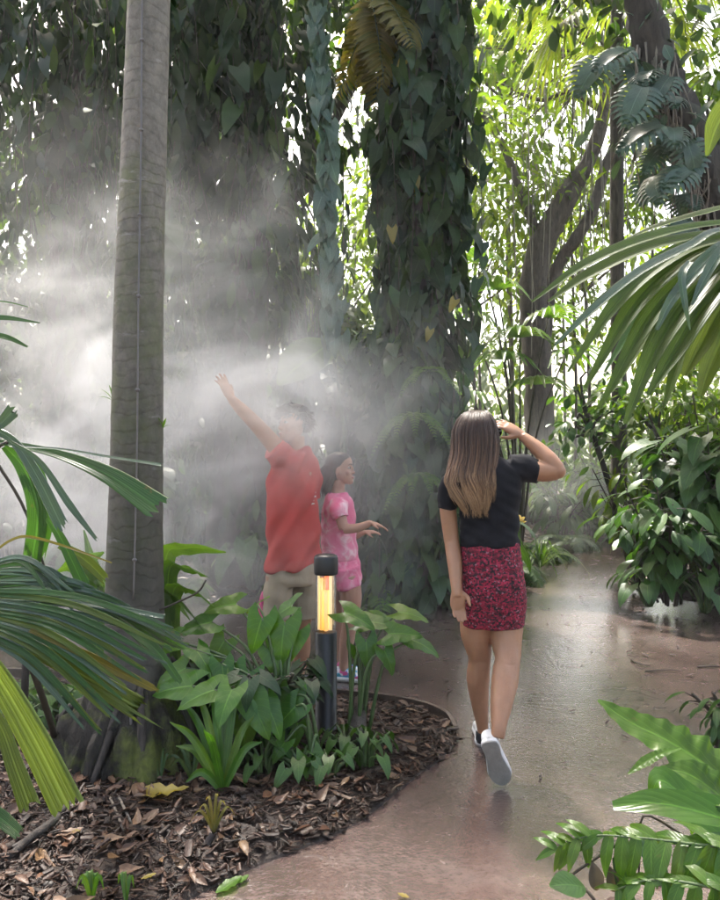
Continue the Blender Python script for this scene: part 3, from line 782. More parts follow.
g, gs = Geo(), Geo(); crown(g, (3.4, 14.5, 9.6), (4.0, 3.0, 2.0), 46, 38, LANCE_LO, .30, .6, branches=gs, trunk_pt=tuple(px(604, 60, d)))
crown(g, px(520, 215, 14.6), (1.5, 1.2, .8), 16, 30, LANCE_LO, .24, .4); crown(g, px(478, 170, 14.4), (1.6, 1.2, 1.6), 18, 30, LANCE_LO, .24, .4)
mk('crown', g, M['sunny'], t); mk('branch', gs, M['bark_far'], t)

# slim palm
t = thing('slim_palm', 'slim straight palm trunk with a yellowing skirt in the upper right', 'palm tree', (3.2, 9, 0))
g = Geo(); tube(g, [px(619, 545, 9), px(619, 400, 9), px(617, 250, 9), px(617, 100, 9), px(617, 20, 9), px(617, -60, 9)], [.11, .09, .085, .08, .078, .07], 14, 50, rough=.03); mk('trunk', g, M['bark'], t)
gl, gs = Geo(), Geo(); tp = px(617, -30, 9)
for k in range(26):
    an = k * 2.4; e = 1.0 - k * .075
    L = 1.1
    b0 = np.array(tp); dv = unit(np.array([math.cos(an), math.sin(an), e]))
    tube(gs, [b0, b0 + dv * .5, b0 + dv * .9 + np.array([0, 0, -.1])], [.014, .008], 5, 8)
    hub = b0 + dv * .9 + np.array([0, 0, -.1])
    for j in range(15):
        f = -1.25 + 2.5 * j / 14; side = np.cross(dv, [0, 0, 1]); side = unit(side)
        ld = unit(dv * math.cos(f) + side * math.sin(f)); LL = .75 * (1 - .25 * abs(f) / 1.25)
        strip(gl, [hub, hub + ld * LL * .55 + np.array([0, 0, -.06]), hub + ld * LL + np.array([0, 0, -.38])], [.02, .045, .008], 7, 3, .3)
mk('crown', gl, M['palm_bright'], t); mk('crown_stem', gs, M['stem'], t)

# leaning vine tree on the right with monstera leaves
def monstera(n=9):
    V, Q, U = [], [], []
    g = Geo()
    strip(g, [(0, 0, 0), (0, .5, 0), (0, 1, -.25)], [.30, .5, .16], 8, 3, .2)
    for k in range(n):
        v = .04 + .86 * k / (n - 1)
        for s in (-1, 1):
            L = .52 * math.sin(math.pi * min(1, v * .75 + .28)) + .06; f = .25 + .9 * v
            e = np.array([s * math.cos(f * .9), math.sin(f * .9) - .25, 0]); e = unit(e)
            b0 = np.array([0, v, -.25 * v * v])
            strip(g, [b0, b0 + e * L * .6 + np.array([0, 0, .03]), b0 + e * L + np.array([0, 0, -.10])], [.08, .13, .10, .02], 5, 3, .1)
    return g.arrays()
mV, mQ, mU = monstera(); MON = (mV, mQ, mU)
t = thing('leaning_tree', 'dark fibrous leaning trunk with split-leaf climbers at upper right', 'tree', (3.9, 7.3, .05))
g = Geo(); d = 7.0
tube(g, [(4.3, 7.1, -.05), px(790, 430, d), px(745, 280, d), px(718, 205, d), px(690, 140, d), px(665, 85, d), px(648, 35, d), px(630, -60, d), px(600, -200, d)], [.34, .28, .24, .22, .2, .18, .17, .14, .1], 14, 60, rough=.09, lob=.1)
mk('trunk', g, M['bark_dark'], t)
g = Geo(); P = spline([px(742, 275, d - .1), px(715, 205, d - .1), px(688, 140, d - .1), px(663, 85, d - .1), px(646, 30, d - .1)], 90)
for k in range(95):
    i = RNG.integers(8, 88); q = P[i] + RNG.normal(0, .08, 3); L = RNG.uniform(.4, 1.4)
    tube(g, [q, q + np.array([RNG.normal(.03, .08), -.06, -L * .5]), q + np.array([RNG.normal(.08, .12), -.02, -L])], [.012, .006], 4, 8, rough=.1)
mk('aerial_root', g, M['root'], t)['kind'] = 'stuff'
g = Geo()
n = 20; i = RNG.integers(10, 75, n); q = P[i] + RNG.normal(0, .16, (n, 3)) + np.array([-.32, -.25, 0])
scatter(g, MON, q, np.column_stack([RNG.normal(-.2, .6, n), -np.abs(RNG.normal(.3, .3, n)), -np.ones(n) * .8]), (0, -.8, .7), RNG.uniform(.26, .44, n), .25)
n = 110; i = RNG.integers(0, 90, n); q = P[i] + RNG.normal(0, .28, (n, 3))
scatter(g, OBOV, q, np.column_stack([RNG.normal(-.1, .7, n), RNG.normal(-.2, .5, n), -np.ones(n) * .6]), (0, -.5, .8), RNG.uniform(.14, .26, n), .3)
mk('climber_foliage', g, M['vine_blue'], t)
g, gs = Geo(), Geo(); crown(g, (3.2, 7.4, 7.3), (2.0, 1.8, 1.2), 40, 34, OBOV, .22, .42, branches=gs, trunk_pt=tuple(px(600, -200, d))); mk('crown', g, M['canopy'], t); mk('branch', gs, M['bark_dark'], t)

# bright leafy small trees, right edge
def leafy(name, label, cat, base, c, r, ncl, per, T, size, mat, spread=.3, bark='bark', group=None, r0=.06, down=.4, extra=()):
    t = thing(name, label, cat, base, group)
    g, gs = Geo(), Geo()
    crown(g, c, r, ncl, per, T, size, spread, down=down, branches=gs, trunk_pt=(c[0], c[1], c[2] - r[2] * .7), br=r0 * .5)
    for e in extra: crown(g, *e)
    tube(gs, [(base[0], base[1], -.05), ((base[0] * .6 + c[0] * .4) , (base[1] + c[1]) / 2, (c[2] - r[2]) * .5), (c[0], c[1], c[2] - r[2] * .6)], [r0, r0 * .8, r0 * .6], 9, 14, rough=.05)
    mk('crown', g, M[mat], t); mk('trunk', gs, M[bark], t)
    return t
leafy('small_tree', 'bright green lobed-leaf tree at the upper right edge', 'tree', (4.3, 8.2, 0), tuple(px(730, 110, 7.6)), (.55, .6, 1.1), 26, 26, OBOV, .17, 'shrub_bright', .22)
leafy('small_tree', 'yellow-green small-leaved tree under the big palm frond', 'tree', (4.1, 8.3, 0), tuple(px(690, 425, 7.9)), (.75, .6, .62), 34, 30, LANCE, .15, 'shrub_bright', .22)
leafy('small_tree', 'thin tree with dark drooping leaves before the slim palm', 'tree', (3.3, 8.7, 0), tuple(px(592, 405, 8.6)), (.62, .5, .5), 17, 17, OBOV, .17, 'shrub', .18, 'bark_dark', r0=.05)

# bright background trees: airy crowns with sky between
far = [  # (px x, y crown, d, rx, rz, clusters, size, material, label)
    (452, 150, 13, 1.1, 1.0, 22, .26, 'sunny', 'bright leafy branches close to the right of the vine tree'),
    (545, 330, 15, 1.0, .9, 20, .26, 'sunny', 'bright leaves before the lower curved fig trunk'),
    (610, 190, 16, 1.2, 1.2, 24, .28, 'sunny', 'bright leaf mass between slim palm and fig limbs'),
    (470, 235, 17, 1.9, 2.6, 40, .30, 'sunny', 'airy bright green tree just right of the vine tree'),
    (505, 60, 18, 2.4, 1.5, 34, .32, 'sunny', 'bright overhanging tree top against white sky, upper centre right'),
    (585, 250, 19, 2.0, 1.6, 34, .30, 'sunny', 'sunlit tree behind the curved fig trunk'),
    (672, 300, 18, 2.0, 2.0, 36, .32, 'sunny', 'sunlit tree behind the large palm frond on the right'),
    (335, 270, 13, 1.35, 2.1, 60, .26, 'sunny', 'yellow-green sunlit tree in the gap behind the hanging vine'),
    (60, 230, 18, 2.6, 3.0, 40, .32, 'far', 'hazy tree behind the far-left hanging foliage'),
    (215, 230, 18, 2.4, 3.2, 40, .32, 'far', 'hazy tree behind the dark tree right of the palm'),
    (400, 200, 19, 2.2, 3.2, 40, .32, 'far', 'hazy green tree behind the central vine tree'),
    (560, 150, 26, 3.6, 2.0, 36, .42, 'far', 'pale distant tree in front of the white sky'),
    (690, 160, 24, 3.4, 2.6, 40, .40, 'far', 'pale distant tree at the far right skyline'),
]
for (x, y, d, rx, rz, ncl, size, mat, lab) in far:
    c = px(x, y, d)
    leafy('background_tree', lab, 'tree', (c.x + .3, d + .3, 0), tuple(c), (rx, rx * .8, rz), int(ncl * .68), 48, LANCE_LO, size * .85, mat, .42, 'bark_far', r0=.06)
for (x, y, d, rx, rz, lab) in ((-60, 330, 12.5, 1.7, 2.2, 'dense dark tree in the mist at the far left edge'), (45, 420, 11.6, 1.4, 1.5, 'low dense tree in the mist left of the palm'), (85, 300, 13, 1.6, 2.2, 'dense tree in the mist just left of the palm trunk'),
                                (195, 430, 11.8, 1.3, 1.5, 'low dense tree in the mist right of the palm'), (215, 320, 13, 1.5, 2.0, 'dense tree in the mist above the raised arm'), (285, 430, 11.2, 1.2, 1.4, 'low dense tree in the mist behind the boy'),
                                (300, 350, 12.4, 1.2, 1.6, 'dense tree in the mist over the head of the boy'), (352, 450, 11.0, 1.0, 1.3, 'low dense tree in the mist behind the girl'), (362, 360, 12.6, 1.1, 1.5, 'dense tree in the mist left of the central vine tree'),
                                (120, 470, 12.2, 1.5, 1.4, 'low dense tree directly behind the palm trunk')):
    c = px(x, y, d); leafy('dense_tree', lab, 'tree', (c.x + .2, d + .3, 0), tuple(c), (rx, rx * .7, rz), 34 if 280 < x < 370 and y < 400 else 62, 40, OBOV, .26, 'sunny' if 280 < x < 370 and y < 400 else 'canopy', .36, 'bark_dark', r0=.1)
# thin pale trunks
for (x, d, r, lab) in ((574, 16, .06, 'thin pale straight trunk left of the slim palm'), (510, 20, .08, 'thin pale trunk left of the curved fig tree'), (478, 19, .07, 'thin pale trunk just right of the vine tree'), (655, 17, .07, 'thin pale trunk right of the slim palm')):
    t = thing('thin_tree', lab, 'tree', (px(x, 450, d).x, d, 0)); g = Geo()
    r *= .6; tube(g, [(px(x, 450, d).x, d, -.05), (px(x + 2, 450, d).x, d, 3), (px(x - 3, 450, d).x, d, 7), (px(x + 3, 450, d).x, d, 12)], [r, r * .9, r * .8, r * .5], 8, 30, rough=.04); mk('trunk', g, M['bark_far'], t)
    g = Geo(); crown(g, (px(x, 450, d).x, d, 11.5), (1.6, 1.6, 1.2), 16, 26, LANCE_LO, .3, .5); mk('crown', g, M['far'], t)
# low wood closing the view
g = Geo()
N = 8000
X = RNG.uniform(-26, 30, N); Y = RNG.uniform(27, 34, N); Z = RNG.uniform(0, 1, N) ** 1.3 * (5.2 + 1.6 * np.sin(X * .45) + 1.0 * np.sin(X * 1.3 + 1))
scatter(g, LANCE_LO, np.column_stack([X, Y, Z]), np.column_stack([RNG.normal(0, .6, N), RNG.normal(-.3, .5, N), -np.ones(N) * .5]), (0, -.4, .8), RNG.uniform(.4, .9, N), .4)
for k in range(40):
    x = RNG.uniform(-26, 30); tube(g, [(x, RNG.uniform(28, 33), -.1), (x + RNG.normal(0, .3), 30, 4)], [.15, .06], 5, 5)
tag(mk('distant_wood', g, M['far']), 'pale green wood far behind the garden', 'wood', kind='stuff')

# ------------------------------------------------------------------ plants
def broadleaf(name, label, cat, base, n, h, size, T, mat, spread=.5, group=None, seedang=0., lean=(0, 0)):
    """rosette of stalked leaves"""
    t = thing(name, label, cat, base, group); g, gs = Geo(), Geo(); b = np.array(base, float)
    for k in range(n):
        a = seedang + k * 2.4 + RNG.normal(0, .2); q = (k + .5) / n
        L = h * RNG.uniform(.7, 1.1) * (1 - .35 * q); out = spread * (.25 + .9 * q) * h
        e = b + np.array([math.cos(a) * out + lean[0], math.sin(a) * out + lean[1], L])
        tube(gs, [b + np.array([math.cos(a), math.sin(a), 0]) * .03, b + (e - b) * np.array([.4, .4, .62]), e], [.012, .009, .005], 6, 9)
        d = np.array([math.cos(a), math.sin(a), -.55 - .4 * q])
        scatter(g, T, [e], [d], [(math.cos(a) * .5, math.sin(a) * .5, 1)], [size * RNG.uniform(.7, 1.15)], .15)
    mk('foliage', g, M[mat], t); mk('stem', gs, M['stem'], t)
    return t
def fernplant(name, label, base, n, L, leaflet, mat='fern', droop=.7, group=None, w=.014, nl=26, up=.9):
    t = thing(name, label, 'fern', base, group); gl, gs = Geo(), Geo()
    for k in range(n):
        a = k * 2.4 + RNG.normal(0, .2)
        frond(gl, gs, base, (math.cos(a), math.sin(a), up * RNG.uniform(.6, 1.5)), L * RNG.uniform(.7, 1.1), leaflet, droop, nl, w, .25, .15, rib=.005)
    mk('foliage', gl, M[mat], t); mk('stem', gs, M['stem'], t)
    return t
def strapplant(name, label, base, n, L, w, mat, cat='plant', group=None, up=1.1, droop=.5):
    t = thing(name, label, cat, base, group); g = Geo(); b = np.array(base, float)
    for k in range(n):
        a = k * 2.4 + RNG.normal(0, .25); l = L * RNG.uniform(.6, 1.1); e = up * RNG.uniform(.4, 1.5)
        dv = unit(np.array([math.cos(a), math.sin(a), e]))
        strip(g, [b, b + dv * l * .5, b + dv * l + np.array([0, 0, -droop * l * RNG.uniform(.4, 1.2)])], [w * .6, w, w * .8, w * .1], 9, 3, .35)
    mk('foliage', g, M[mat], t)
    return t
def tallshrub(name, label, base, n, h, size, T, mat, spread=.35, per=14, group=None, lowest=.3):
    t = thing(name, label, 'shrub', base, group); g, gs = Geo(), Geo(); b = np.array(base, float)
    for k in range(n):
        a = RNG.uniform(0, 6.28); H = h * RNG.uniform(.65, 1.1)
        e = b + np.array([math.cos(a) * spread * RNG.uniform(.4, 1.2), math.sin(a) * spread * RNG.uniform(.4, 1.2), H])
        P = spline([b + np.array([math.cos(a), math.sin(a), 0]) * .12 * RNG.uniform(.2, 1), b * .55 + e * .45 + np.array([0, 0, .1]), e], 20)
        tube(gs, P, [.014, .011, .006], 6)
        m = int(per * RNG.uniform(.7, 1.3)); tt = RNG.uniform(lowest, 1, m) ** .7; an = RNG.uniform(0, 6.28, m)
        q = np.array([P[min(19, int(v * 19))] for v in tt]); o = np.column_stack([np.cos(an), np.sin(an), RNG.uniform(-.1, .5, m)])
        L = size * RNG.uniform(.6, 1.2, m)
        for qq, oo, ll in zip(q, o, L): tube(gs, [qq, qq + oo * ll * .45], [.005, .003], 4, 3)
        scatter(g, T, q + o * L[:, None] * .45, o + np.array([0, 0, -.75]), np.array([0, 0, 1.]) + o * .5, L, .2)
    mk('foliage', g, M[mat], t); mk('stem', gs, M['stem_dark'], t)
    return t

# right-hand shrubs beside the path
for (x, y, n, h, s, T, mat, sp, lab) in (
    (668, 604, 11, 1.15, .27, OBOV, 'shrub', .50, 'dense glossy-leaved shrub at the path edge, right of the woman'),
    (712, 600, 10, 1.55, .34, HEART, 'shrub', .50, 'tall broad-leaved shrub at the right edge with dark stems'),
    (760, 606, 10, 1.5, .32, HEART, 'shrub', .5, 'broad-leaved shrub cut off by the right picture edge'),
    (690, 575, 10, 1.75, .26, OBOV, 'shrub_bright', .6, 'brighter tall shrub behind the glossy path-edge shrub'),
    (640, 585, 9, 1.3, .22, LANCE, 'shrub_bright', .45, 'light narrow-leaved shrub behind the left side of the path-edge shrub'),
    (722, 585, 12, 1.9, .24, LANCE, 'shrub_bright', .6, 'light narrow-leaved shrub behind the right edge shrubs'),
    (745, 570, 10, 2.1, .26, OBOV, 'shrub_bright', .7, 'tallest light green shrub behind the right edge shrubs')):
    tallshrub('garden_shrub', lab, gp(x, y, .06), n + 3, h, s, T, mat, sp, 19)
for (x, y, lab) in ((648, 606, 'low dark leafy plant at the foot of the right shrubs'), (705, 612, 'low dark leafy plant at the foot of the right edge shrubs')):
    broadleaf('ground_plant', lab, 'plant', gp(x, y, .05), 16, .4, .22, HEART, 'shrub', .7)
# end of the back path
for (x, y, h, s, lab) in ((560, 538, .95, .34, 'dark understory plant left at the end of the path'), (590, 535, 1.1, .36, 'dark understory plant in the middle of the path end'), (618, 537, 1.0, .34, 'dark understory plant right at the end of the path')):
    tallshrub('understory_plant', lab, gp(x, y, .05), 9, h, s, LANCE, 'shrub', .55, 16, lowest=.1)
for (x, y, L, lab) in ((575, 530, 1.1, 'dark strappy clump at the end of the path'), (606, 528, 1.2, 'second strappy clump behind the end of the path'), (640, 540, 1.0, 'strappy clump by the slim palm foot')):
    strapplant('strap_clump', lab, gp(x, y, .05), 34, L, .09, 'shrub', droop=.6)
# left of the path, right of the vine tree
fernplant('fern', 'fine feathery fern beside the path right of the woman', gp(542, 556, .05), 22, .85, .11, 'grass', .9, w=.016)
strapplant('strap_clump', 'pale grassy clump at the path edge behind the skirt', gp(540, 568, .04), 46, .75, .022, 'fern', 'grass', droop=.7)
fernplant('fern', 'fern at the path edge just left of the grassy clump', gp(512, 576, .05), 20, .75, .12, 'grass', .9)
fernplant('fern', 'fern behind the shoulder of the woman', gp(566, 545, .05), 20, .9, .13, 'grass', .9)
tallshrub('garden_shrub', 'leafy light shrub behind the arm of the woman', gp(555, 535, .05), 9, 1.5, .24, LANCE, 'shrub_bright', .6, 18)
# fan-leaved plants behind the woman's head
t = thing('fan_palm', 'light green fan-leaved palm on long stalks above the woman', 'palm', gp(520, 560, .05))
gl, gs = Geo(), Geo(); b0 = np.array(gp(520, 560, .05))
for (x, y, d) in ((470, 318, 8.8), (498, 290, 9.2), (520, 338, 8.7), (548, 318, 9.0), (452, 350, 9.2), (505, 360, 8.6), (565, 355, 9.1), (482, 262, 9.4), (535, 385, 8.5), (470, 395, 9.2)):
    hub = np.array(px(x, y, d)); dv = unit(hub - b0)
    tube(gs, [b0, b0 + (hub - b0) * np.array([.35, .35, .6]), hub], [.02, .014, .008], 6, 14)
    od = unit(np.array([dv[0] * 2.2, dv[1] - .25, .15])); side = unit(np.cross(od, [0, 0, 1])); 
    for j in range(13):
        f = -1.5 + 3.0 * j / 12; ld = unit(od * math.cos(f) + side * math.sin(f)); LL = .62 * (1 - .25 * abs(f) / 1.5)
        strip(gl, [hub, hub + ld * LL * .55, hub + ld * LL + np.array([0, 0, -.22])], [.02, .075, .015], 7, 3, .3)
mk('foliage', gl, M['fern'], t); mk('stem', gs, M['stem_dark'], t)
# yellow flower beside the skirt
t = thing('yellow_flower', 'small bright yellow flower on a stalk beside the woman', 'flower', gp(523, 568, .05))
c = np.array(px(519, 524, 9.05)); g = Geo(); tube(g, [gp(523, 568, .05), c], [.008, .006], 5, 6); mk('stem', g, M['stem'], t)
g = Geo()
for k in range(9):
    a = k * .7; scatter(g, leafT(4, 3, .6, w_lance, .3, .1), [c + np.array([0, 0, .03 * (k % 3)])], [(math.cos(a), math.sin(a) - .3, .5)], [(0, -.5, 1)], [.10])
M['petal'] = leafmat('yellow petal', (.7, .5, .02), (.75, .55, .03), (.7, .45, .02), .4, .5, tcol=(1, 1, 1)); mk('petal', g, M['petal'], t)

# plants round the feet of the vine trees, seen through the mist
G1 = 'leafy plants along the far bed edge'
protos = [
    broadleaf('bed_plant', 'dark broad-leaved plant in the far bed, hazy in the mist', 'plant', (-2.2, 7.5, .08), 15, .55, .30, HEART, 'shrub', .7, G1),
    fernplant('bed_fern', 'arching fern in the far bed, hazy in the mist', (-.6, 7.3, .08), 16, .7, .12, 'fern', .9, 'ferns along the far bed edge'),
    tallshrub('bed_shrub', 'upright leafy shrub among the far trees', (-2.6, 8.6, .08), 8, 1.3, .26, OBOV, 'shrub', .5, 16, 'shrubs among the far trees'),
    tallshrub('light_shrub', 'light green leafy shrub among the far trees', (1.9, 11.0, .08), 9, 1.7, .26, LANCE, 'shrub_bright', .7, 18, 'light shrubs among the far trees'),
]
LAB = [(p['label'], p['group']) for p in protos]
RP = random.Random(5)
for i, (x, y, k) in enumerate([(-.2, 7.4, 0), (.1, 7.15, 1), (1.1, 7.55, 0), (.95, 7.9, 1), (-1.1, 7.4, 0), (-1.8, 7.3, 1), (-3.0, 7.6, 0), (-3.8, 7.5, 1), (-4.6, 7.8, 0), (1.5, 8.8, 0), (1.3, 8.4, 1),
                               (-.4, 8.3, 2), (-1.9, 9.0, 2), (-3.2, 8.5, 2), (-4.4, 9.0, 2), (.2, 8.7, 2), (-5.2, 8.6, 2), (1.2, 9.6, 2), (-2.6, 10.2, 2), (-1.2, 10.0, 2), (.5, 10.4, 3), (-.3, 11.5, 3), (-2.0, 12.2, 3), (-3.6, 11.6, 3), (-5.2, 11, 3),
                               (2.0, 12.5, 3), (1.2, 13.5, 3), (3.2, 13.6, 3), (4.6, 13.4, 3), (6, 13.6, 3), (0, 14.5, 3), (-4.5, 14, 3), (2.5, 16, 3), (5.0, 16, 3), (7.5, 15.4, 3), (-1.5, 16.5, 3), (8.5, 11.2, 3), (6.6, 10.2, 3), (5.3, 9.2, 2), (.0, 8.0, 2), (.3, 9.4, 2), (-.1, 10.2, 3), (.9, 11.4, 3), (-.9, 8.8, 2), (-.6, 12.6, 3), (.4, 12.8, 3)]):
    copy_tree(protos[k], (x, y, .07), RP.uniform(0, 6.28), RP.uniform(.8, 1.35) * (1.25 if y > 11 else 1), *LAB[k])
# one big leaf glimpsed through the mist
t = thing('banana_plant', 'huge single oval leaf showing green through the mist', 'plant', gp(330, 607, .08))
g, gs = Geo(), Geo(); d = 6.9
strip(g, [px(331, 342, d), px(318, 352, d - .1), px(298, 366, d - .2), px(278, 385, d - .25)], [.10, .34, .44, .36, .05], 16, 7, .25, nrm=(0, -.9, .5))
tube(gs, [gp(330, 607, .08), px(345, 450, d), px(331, 342, d)], [.03, .02, .012], 7, 14)
mk('leaf', g, M['shrub_bright'], t); mk('stem', gs, M['stem'], t)

# ---- alocasia clump in the mulch bed
def arrow_leaf(gl, gs, base, x, y, d, dx, dy, dd, size, up=.8, mat=None, bow=.12, T=ARROW):
    """stalk from base to the leaf's neck at pixel x,y depth d; tip towards dx,dy,dd"""
    e = np.array(px(x, y, d)); b = np.array(base, float); s = d / FPX
    mid = b * .45 + e * .55 + np.array([0, 0, bow]) + (b - e) * np.array([.15, .15, 0])
    tube(gs, [b, mid, e], [.011, .008, .0045], 7, 12)
    dv = unit(np.array([dx, dd, -dy]))
    scatter(gl, T, [e], [dv], [(RNG.normal(0, .18), -.55 + RNG.normal(0, .2), up)], [size * .86])
def alocasia(label, base, leaves, group=None, mat='alocasia', T=ARROW):
    t = thing('arrowhead_plant', label, 'plant', base, group); gl, gs = Geo(), Geo()
    for l in leaves: arrow_leaf(gl, gs, np.array(base) + np.array([RNG.normal(0, .02), RNG.normal(0, .02), 0]), *l, T=T)
    mk('foliage', gl, M[mat], t); mk('stem', gs, M['stem'], t)
    return t
# (x, y, depth, dx, dy, ddepth, size)
t = alocasia('arrowhead-leaved plant on a thick short stem right of the bollard', gp(357, 741, .05), [
    (362, 622, 3.66, 1, -.1, -.2, .22), (344, 612, 3.62, .5, .1, -.3, .22), (388, 634, 3.6, 1, -.2, -.4, .21), (412, 640, 3.6, 1, .3, -.25, .19), (384, 650, 3.55, .5, .9, -.3, .16), (398, 612, 3.7, .9, .05, -.1, .20),
    (366, 640, 3.58, .1, 1, -.4, .17), (356, 646, 3.7, .3, .8, -.2, .15), (378, 618, 3.75, .7, .15, .2, .18)])
g = Geo(); tube(g, [gp(357, 741, -.0), gp(357, 741, .1), px(360, 700, 3.7)], [.045, .05, .03], 10, 12, rough=.05); mk('short_trunk', g, M['bark_dark'], t)
alocasia('large arrowhead-leaved plant filling the clump left of the bollard', gp(282, 762, .05), [
    (285, 622, 3.42, -.15, 1, -.5, .25), (262, 618, 3.40, -.3, 1, -.4, .21), (296, 632, 3.46, -.3, .9, -.5, .20), (248, 672, 3.30, -.5, .9, -.5, .22), (276, 640, 3.44, .15, .9, -.3, .18),
    (236, 604, 3.5, -1, .05, -.2, .2), (212, 622, 3.45, -1, .15, -.1, .22), (196, 650, 3.35, .7, .5, -.6, .19), (272, 650, 3.4, .4, .9, -.4, .2), (292, 606, 3.6, -.4, .2, .1, .22), (225, 640, 3.48, -.6, .9, -.3, .2), (176, 640, 3.4, -.9, .3, -.2, .19), (186, 668, 3.3, -.9, .4, -.3, .2), (258, 604, 3.55, -.2, .1, .3, .19), (222, 664, 3.3, .2, .8, -.5, .17)])
alocasia('arrowhead-leaved plant with low broad leaves before the palm base', gp(238, 770, .05), [
    (214, 690, 3.12, -1, .25, -.2, .22), (232, 690, 3.08, -.3, .6, -.8, .2), (252, 700, 3.14, .5, .8, -.5, .22), (266, 704, 3.16, .5, .7, -.3, .20), (192, 686, 3.2, -1, .05, .0, .24), (246, 720, 3.2, -.1, 1, -.3, .19)])
alocasia('arrowhead-leaved plant with one bright drooping leaf in front of the bollard', gp(318, 772, .05), [
    (310, 758, 3.18, .35, .9, -.35, .21), (292, 694, 3.3, -.3, .9, -.5, .20), (298, 722, 3.35, -.2, .9, -.4, .15), (296, 706, 3.25, -.7, .6, -.3, .2), (285, 742, 3.2, -.6, .7, -.4, .13)])
# strap-leaved rosettes in the clump
def rosette(label, base, tips, w, mat):
    t = thing('strap_rosette', label, 'plant', base); g = Geo(); b = np.array(base)
    for (x, y, d) in tips:
        e = np.array(px(x, y, d)); m = b * .45 + e * .55 + np.array([0, 0, .06])
        strip(g, [b, m, e], [w * .7, w, w * .8, w * .12], 12, 5, .4, nrm=(0, -.8, .6))
    mk('foliage', g, M[mat], t); return t
rosette('strap-leaved rosette at the front of the green clump', gp(223, 792, .06), [(182, 700, 3.2), (196, 690, 3.15), (210, 672, 3.2), (240, 678, 3.2), (254, 716, 3.1), (262, 742, 3.05), (176, 746, 3.1), (186, 782, 3.0), (228, 668, 3.25), (170, 722, 3.05), (204, 730, 2.95)], .035, 'alocasia')
rosette('small grassy tuft on the mulch beside the palm base', gp(192, 780, .06), [(176, 752, 3.2), (182, 745, 3.25), (200, 748, 3.2), (207, 758, 3.1), (170, 768, 3.1), (163, 762, 3.2)], .014, 'grass')
rosette('thin arching grass blades leaning right of the palm stake', gp(160, 782, .06), [(144, 765, 3.2), (150, 758, 3.2), (172, 758, 3.15), (166, 750, 3.25)], .010, 'grass')
rosette('dry yellowish grass tuft at the front of the bed', gp(214, 832, .06), [(198, 812, 2.8), (206, 800, 2.8), (226, 806, 2.8), (218, 796, 2.8), (190, 822, 2.75), (236, 816, 2.8)], .012, 'palm_yellow')
rosette('low green tuft at the bottom edge of the picture', gp(92, 902, .06), [(82, 884, 2.35), (90, 880, 2.35), (98, 884, 2.35), (104, 890, 2.3), (76, 890, 2.3)], .016, 'alocasia')
rosette('second low green tuft at the bottom edge, right of the first', gp(126, 902, .06), [(118, 884, 2.35), (124, 882, 2.35), (134, 888, 2.35)], .013, 'alocasia')
# small leafy seedlings round the bollard foot
for (x, y, n, h, s, lab) in ((366, 764, 12, .16, .09, 'small bluish leafy seedling right of the bollard foot'), (345, 756, 10, .14, .08, 'small leafy seedling just before the bollard foot'), (330, 775, 9, .12, .08, 'leafy seedling under the bright drooping leaf'), (300, 778, 10, .14, .09, 'leafy seedling at the front of the clump shade'), (262, 775, 10, .16, .09, 'leafy seedling between the clump stems')):
    broadleaf('seedling', lab, 'plant', gp(x, y, .05), n, h, s, HEART, 'shrub', .9)
# darker filler leaves inside the clump
for (x, y, lab) in ((250, 755, 'dark shaded leafy plant deep inside the green clump'), (278, 752, 'dark shaded leafy plant behind the drooping bright leaf'), (205, 745, 'dark shaded leafy plant against the palm root mass')):
    tallshrub('shade_plant', lab, gp(x, y, .05), 7, .42, .12, HEART_LO, 'vine', .18, 14, lowest=.15)
# bird's-nest ferns either side of the palm trunk
def birdnest(label, base, leaves, w=.085, mat='fern'):
    t = thing('birdnest_fern', label, 'fern', base); g = Geo(); b = np.array(base)
    for l in leaves:
        P = [b] + [np.array(px(x, y, d)) for (x, y, d) in l]
        strip(g, P, [w * .3, w * .8, w, w * .9, w * .7, w * .1], 26, 7, .25, wave=.10, wf=6, nrm=(0, -.7, .7))
    mk('foliage', g, M[mat], t); return t
birdnest('bright wavy-leaved fern on the right of the palm trunk', gp(180, 742, .05), [[(165, 570, 3.75), (185, 548, 3.7), (226, 552, 3.6)], [(168, 580, 3.7), (188, 568, 3.6), (210, 578, 3.5)], [(172, 600, 3.65), (192, 590, 3.55), (214, 606, 3.45)], [(166, 610, 3.65), (180, 600, 3.6), (205, 632, 3.4)], [(160, 600, 3.9), (172, 590, 3.9), (190, 620, 3.8)]], .10)
birdnest('bright wavy-leaved fern on the left of the palm trunk', gp(100, 735, .05), [[(95, 600, 3.9), (75, 566, 3.85), (56, 572, 3.8)], [(98, 590, 3.95), (88, 562, 3.9), (104, 552, 3.9)], [(92, 600, 3.85), (72, 590, 3.8), (52, 596, 3.7)], [(104, 600, 3.9), (98, 580, 3.9), (84, 530, 4.0)]], .10)
g = Geo(); tube(g, [px(160, 610, 3.3), px(178, 602, 3.28), px(198, 592, 3.25), px(206, 580, 3.25)], [.006, .004], 6, 12)
tag(mk('twig', g, M['stem_dark']), 'thin bent bare twig sticking out right of the palm trunk', 'twig')
